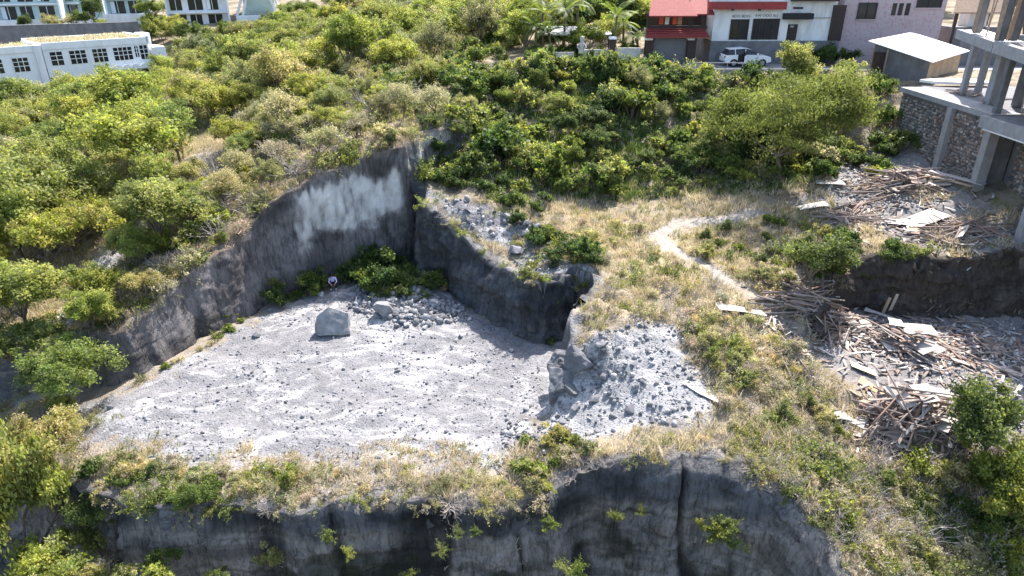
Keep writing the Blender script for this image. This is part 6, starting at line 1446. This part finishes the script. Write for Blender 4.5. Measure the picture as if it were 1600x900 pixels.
# ------------------------------------------------------------------ person in the shade at the foot of the wall
def person(loc_, rz):
    o = thing('person', 'person in lavender shirt and dark trousers crouching below the rock wall', 'person', loc_, rz)
    pts = dict(pel=(0, .10, .38), wai=(0, .06, .54), che=(0, -.04, .74), nek=(0, -.10, .90), hdb=(0, -.13, .98), hdt=(0, -.14, 1.12),
               sl=(-.18, -.04, .82), el=(-.27, -.20, .62), wl=(-.16, -.36, .52), hl=(-.10, -.43, .50), sr=(.18, -.04, .82), er=(.27, -.20, .62), wr=(.16, -.36, .52), hr=(.10, -.43, .50),
               tl=(-.10, .06, .36), kl=(-.19, -.30, .46), al=(-.15, -.10, .08), fl=(-.18, -.30, .035), tr=(.10, .06, .36), kr=(.19, -.30, .46), ar=(.15, -.10, .08), fr=(.18, -.30, .035))
    rad = dict(pel=.15, wai=.13, che=.15, nek=.055, hdb=.08, hdt=.095, sl=.07, el=.048, wl=.034, hl=.04, sr=.07, er=.048, wr=.034, hr=.04, tl=.095, kl=.07, al=.045, fl=.04, tr=.095, kr=.07, ar=.045, fr=.04)
    E = [('pel', 'wai'), ('wai', 'che'), ('che', 'nek'), ('nek', 'hdb'), ('hdb', 'hdt'), ('che', 'sl'), ('sl', 'el'), ('el', 'wl'), ('wl', 'hl'), ('che', 'sr'), ('sr', 'er'), ('er', 'wr'), ('wr', 'hr'), ('pel', 'tl'), ('tl', 'kl'), ('kl', 'al'), ('al', 'fl'), ('pel', 'tr'), ('tr', 'kr'), ('kr', 'ar'), ('ar', 'fr')]
    ks = list(pts); V = [pts[k] for k in ks]; ed = [(ks.index(a), ks.index(b)) for a, b in E]
    for s_, h in ((-1, 'hl'), (1, 'hr')):                  # five fingers on each hand
        for j in range(5):
            b = Vector(pts[h]) + Vector((s_ * (-.03 + .015 * j), -.03, -.01)); ks2 = len(V); V += [tuple(b), tuple(b + Vector((0, -.035, -.02))), tuple(b + Vector((0, -.05, -.05)))]
            ed += [(ks.index(h), ks2), (ks2, ks2 + 1), (ks2 + 1, ks2 + 2)]
    me = bpy.data.meshes.new('body'); me.from_pydata(V, ed, []); ob = bpy.data.objects.new('body', me); link(ob, o)
    m = ob.modifiers.new('s', 'SKIN'); ob.modifiers.new('d', 'SUBSURF').levels = 1; m.use_smooth_shade = True
    for i, v_ in enumerate(me.skin_vertices[0].data): r_ = rad[ks[i]] if i < len(ks) else .009; v_.radius = (r_, r_); v_.use_root = (i == 0)
    dg = bpy.context.evaluated_depsgraph_get(); me2 = bpy.data.meshes.new_from_object(ob.evaluated_get(dg)); ob.modifiers.clear(); ob.data = me2
    cols = [(.42, .26, .18), (.56, .52, .78), (.02, .02, .03), (.75, .75, .75)]; me2.materials.clear()
    for i, c_ in enumerate(cols): me2.materials.append(surface(('skin', 'lavender_cloth', 'dark_cloth', 'white_shoe')[i], c_, .8, .1, 8, .05))
    for pg in me2.polygons:
        c_ = pg.center; pg.material_index = 3 if c_.z < .09 else (0 if c_.z > .9 or (c_.y < -.3 and c_.z > .44 and abs(c_.x) < .17) else (1 if c_.z > .5 and not (c_.y < -.16 and c_.z < .56) else 2))
    hb = MB().tube([(0, -.09, .98), (0, -.11, 1.08), (0, -.12, 1.16), (0, -.13, 1.215)], [.10, .118, .10, .03], 10).build('hair', surface('black_hair', (.012, .011, .012), .6, .2, 9, .2), o, True)
    MB().tube([(0, -.225, 1.05), (0, -.255, 1.04)], [.02, .012], 5).build('nose', bpy.data.materials['skin'], o)
    for sx in (-.035, .035): MB().tube([(sx, -.215, 1.075), (sx, -.232, 1.075)], [.012, .008], 5).build('eye', bpy.data.materials['black_hair'], o)
    MB().box(-.025, .025, -.232, -.2, 1.0, 1.008).build('mouth', bpy.data.materials['dark_cloth'], o)
x, y, z = Wz(521, 449, .45); person((x, y, h1(x, y) + .0), R(15))

# ------------------------------------------------------------------ labels that single plants out by look and nearest landmark
def to_px(x, y, z):
    d = y * CP - (z - CAM_Z) * SP; h = y * SP + (z - CAM_Z) * CP
    return 800 + 1067 * x / d, 450 - 1067 * h / d
MARKS = [('the big boulder', 522, 500), ('the arched villa', 150, 90), ('the pale gravel heap', 305, 262), ('the dirt track', 110, 480), ('the pale wall panel', 560, 330), ('the curved rock wall', 800, 430),
         ('the footpath bend', 1025, 368), ('the gravel mound', 1000, 600), ('the pole bundle', 1262, 480), ('the crossed pole stack', 1325, 350), ('the earth bank', 1450, 445), ('the yard scrap heap', 1420, 545),
         ('the big scrap heap', 1418, 660), ('the retaining wall', 1480, 220), ('the shed', 1435, 90), ('the white car', 1166, 90), ('the roller gate', 1046, 80), ('the stone statue', 908, 90), ('the feathery tree', 1235, 190),
         ('the dark hollow', 185, 570), ('the rim bend', 880, 750), ('the strutted pavilion', 405, 20), ('the cliff corner', 1215, 770), ('the left floor end', 170, 650), ('the street kerb', 1000, 108), ('the bleached ridge board', 1155, 490),
         ('the wall top corner', 650, 225), ('the front cliff middle', 600, 810), ('the bottom left corner', 60, 860), ('the bottom right corner', 1560, 860), ('the leaning boards', 1488, 288)]
LOOK = {'acacia_tree': 'yellow-green tree', 'scrub_tree': 'dull olive tree', 'leafy_tree': 'mid-green leafy tree', 'evergreen_tree': 'dark green tree', 'dry_tree': 'pale half-dry tree',
        'half_dry_shrub': 'half-dry twiggy shrub', 'loose_leafy_shrub': 'loose green shrub', 'leafy_weed': 'broad-leaved weed', 'scrub_bush': 'dull olive bush', 'green_bush': 'rounded green bush',
        'lime_green_bush': 'yellow-green bush', 'dark_bush': 'dark green bush', 'dry_grass_clump': 'straw-dry grass clump', 'dry_shrub': 'leafless dry shrub', 'rock': None}
ORD = ['leftmost', 'second from left', 'third from left', 'fourth from left', 'fifth from left', 'sixth from left', 'seventh from left', 'eighth from left', 'ninth from left', 'tenth from left']
sets = {}
for o in list(scene.objects):
    if o.parent or 'group' not in o or 'label' not in o: continue
    lk = LOOK.get(o.name.split('.')[0])
    if not lk: continue
    s_ = o.scale.x; x, y, z = o.location
    u, v = to_px(x, y, z + s_ * (2.0 if 'tree' in o.name else .4))
    m, mu, mv = min(MARKS, key=lambda q: math.hypot(u - q[1], (v - q[2]) * 1.3)); du, dv = u - mu, v - mv
    rel = ('right of' if du > 0 else 'left of') if abs(du) > abs(dv) else ('below' if dv > 0 else 'above')
    dist = math.hypot(du, dv); rel = ('close ' if dist < 55 else 'well ' if dist > 120 else '') + rel
    big = (1.15, .8) if 'tree' in o.name else (1.15, .65)
    sz = 'large ' if s_ > big[0] else 'small ' if s_ < big[1] else ''
    sets.setdefault((o['group'], f'{sz}{lk} {rel} {m}'), []).append((u, o))
for (g, lb), l in sets.items():
    l.sort(key=lambda q: q[0])
    for i, (u, o) in enumerate(l):
        o['label'] = lb if len(l) == 1 else f'{lb}, {ORD[i]}' if len(l) <= len(ORD) and i < len(l) - 1 else f'{lb}, rightmost' if len(l) <= len(ORD) else lb
# two sets of different groups may still read the same: name the group there
seen = {}
for (g, lb), l in sets.items(): seen.setdefault(lb, []).append((g, l))
for lb, e in seen.items():
    if len(e) > 1:
        for g, l in e:
            for u, o in l: o['label'] = (o['label'] + ', among the ' + g.replace('the ', ''))
            for u, o in l:
                w = o['label'].split()
                if len(w) > 16: w = [q for q in w if q not in ('well', 'close', 'the', 'dull')]; o['label'] = ' '.join(w[:16])

for nm in ('palm_tree', 'rock'):
    by = {}
    for o in scene.objects:
        if not o.parent and o.name.split('.')[0] == nm and 'group' in o: by.setdefault(o['label'], []).append(o)
    for lb, l in by.items():
        l.sort(key=lambda o: to_px(*o.location)[0])
        if len(l) <= 10:
            for i, o in enumerate(l): o['label'] = lb + ', ' + (ORD[i] if i < len(l) - 1 else 'rightmost')
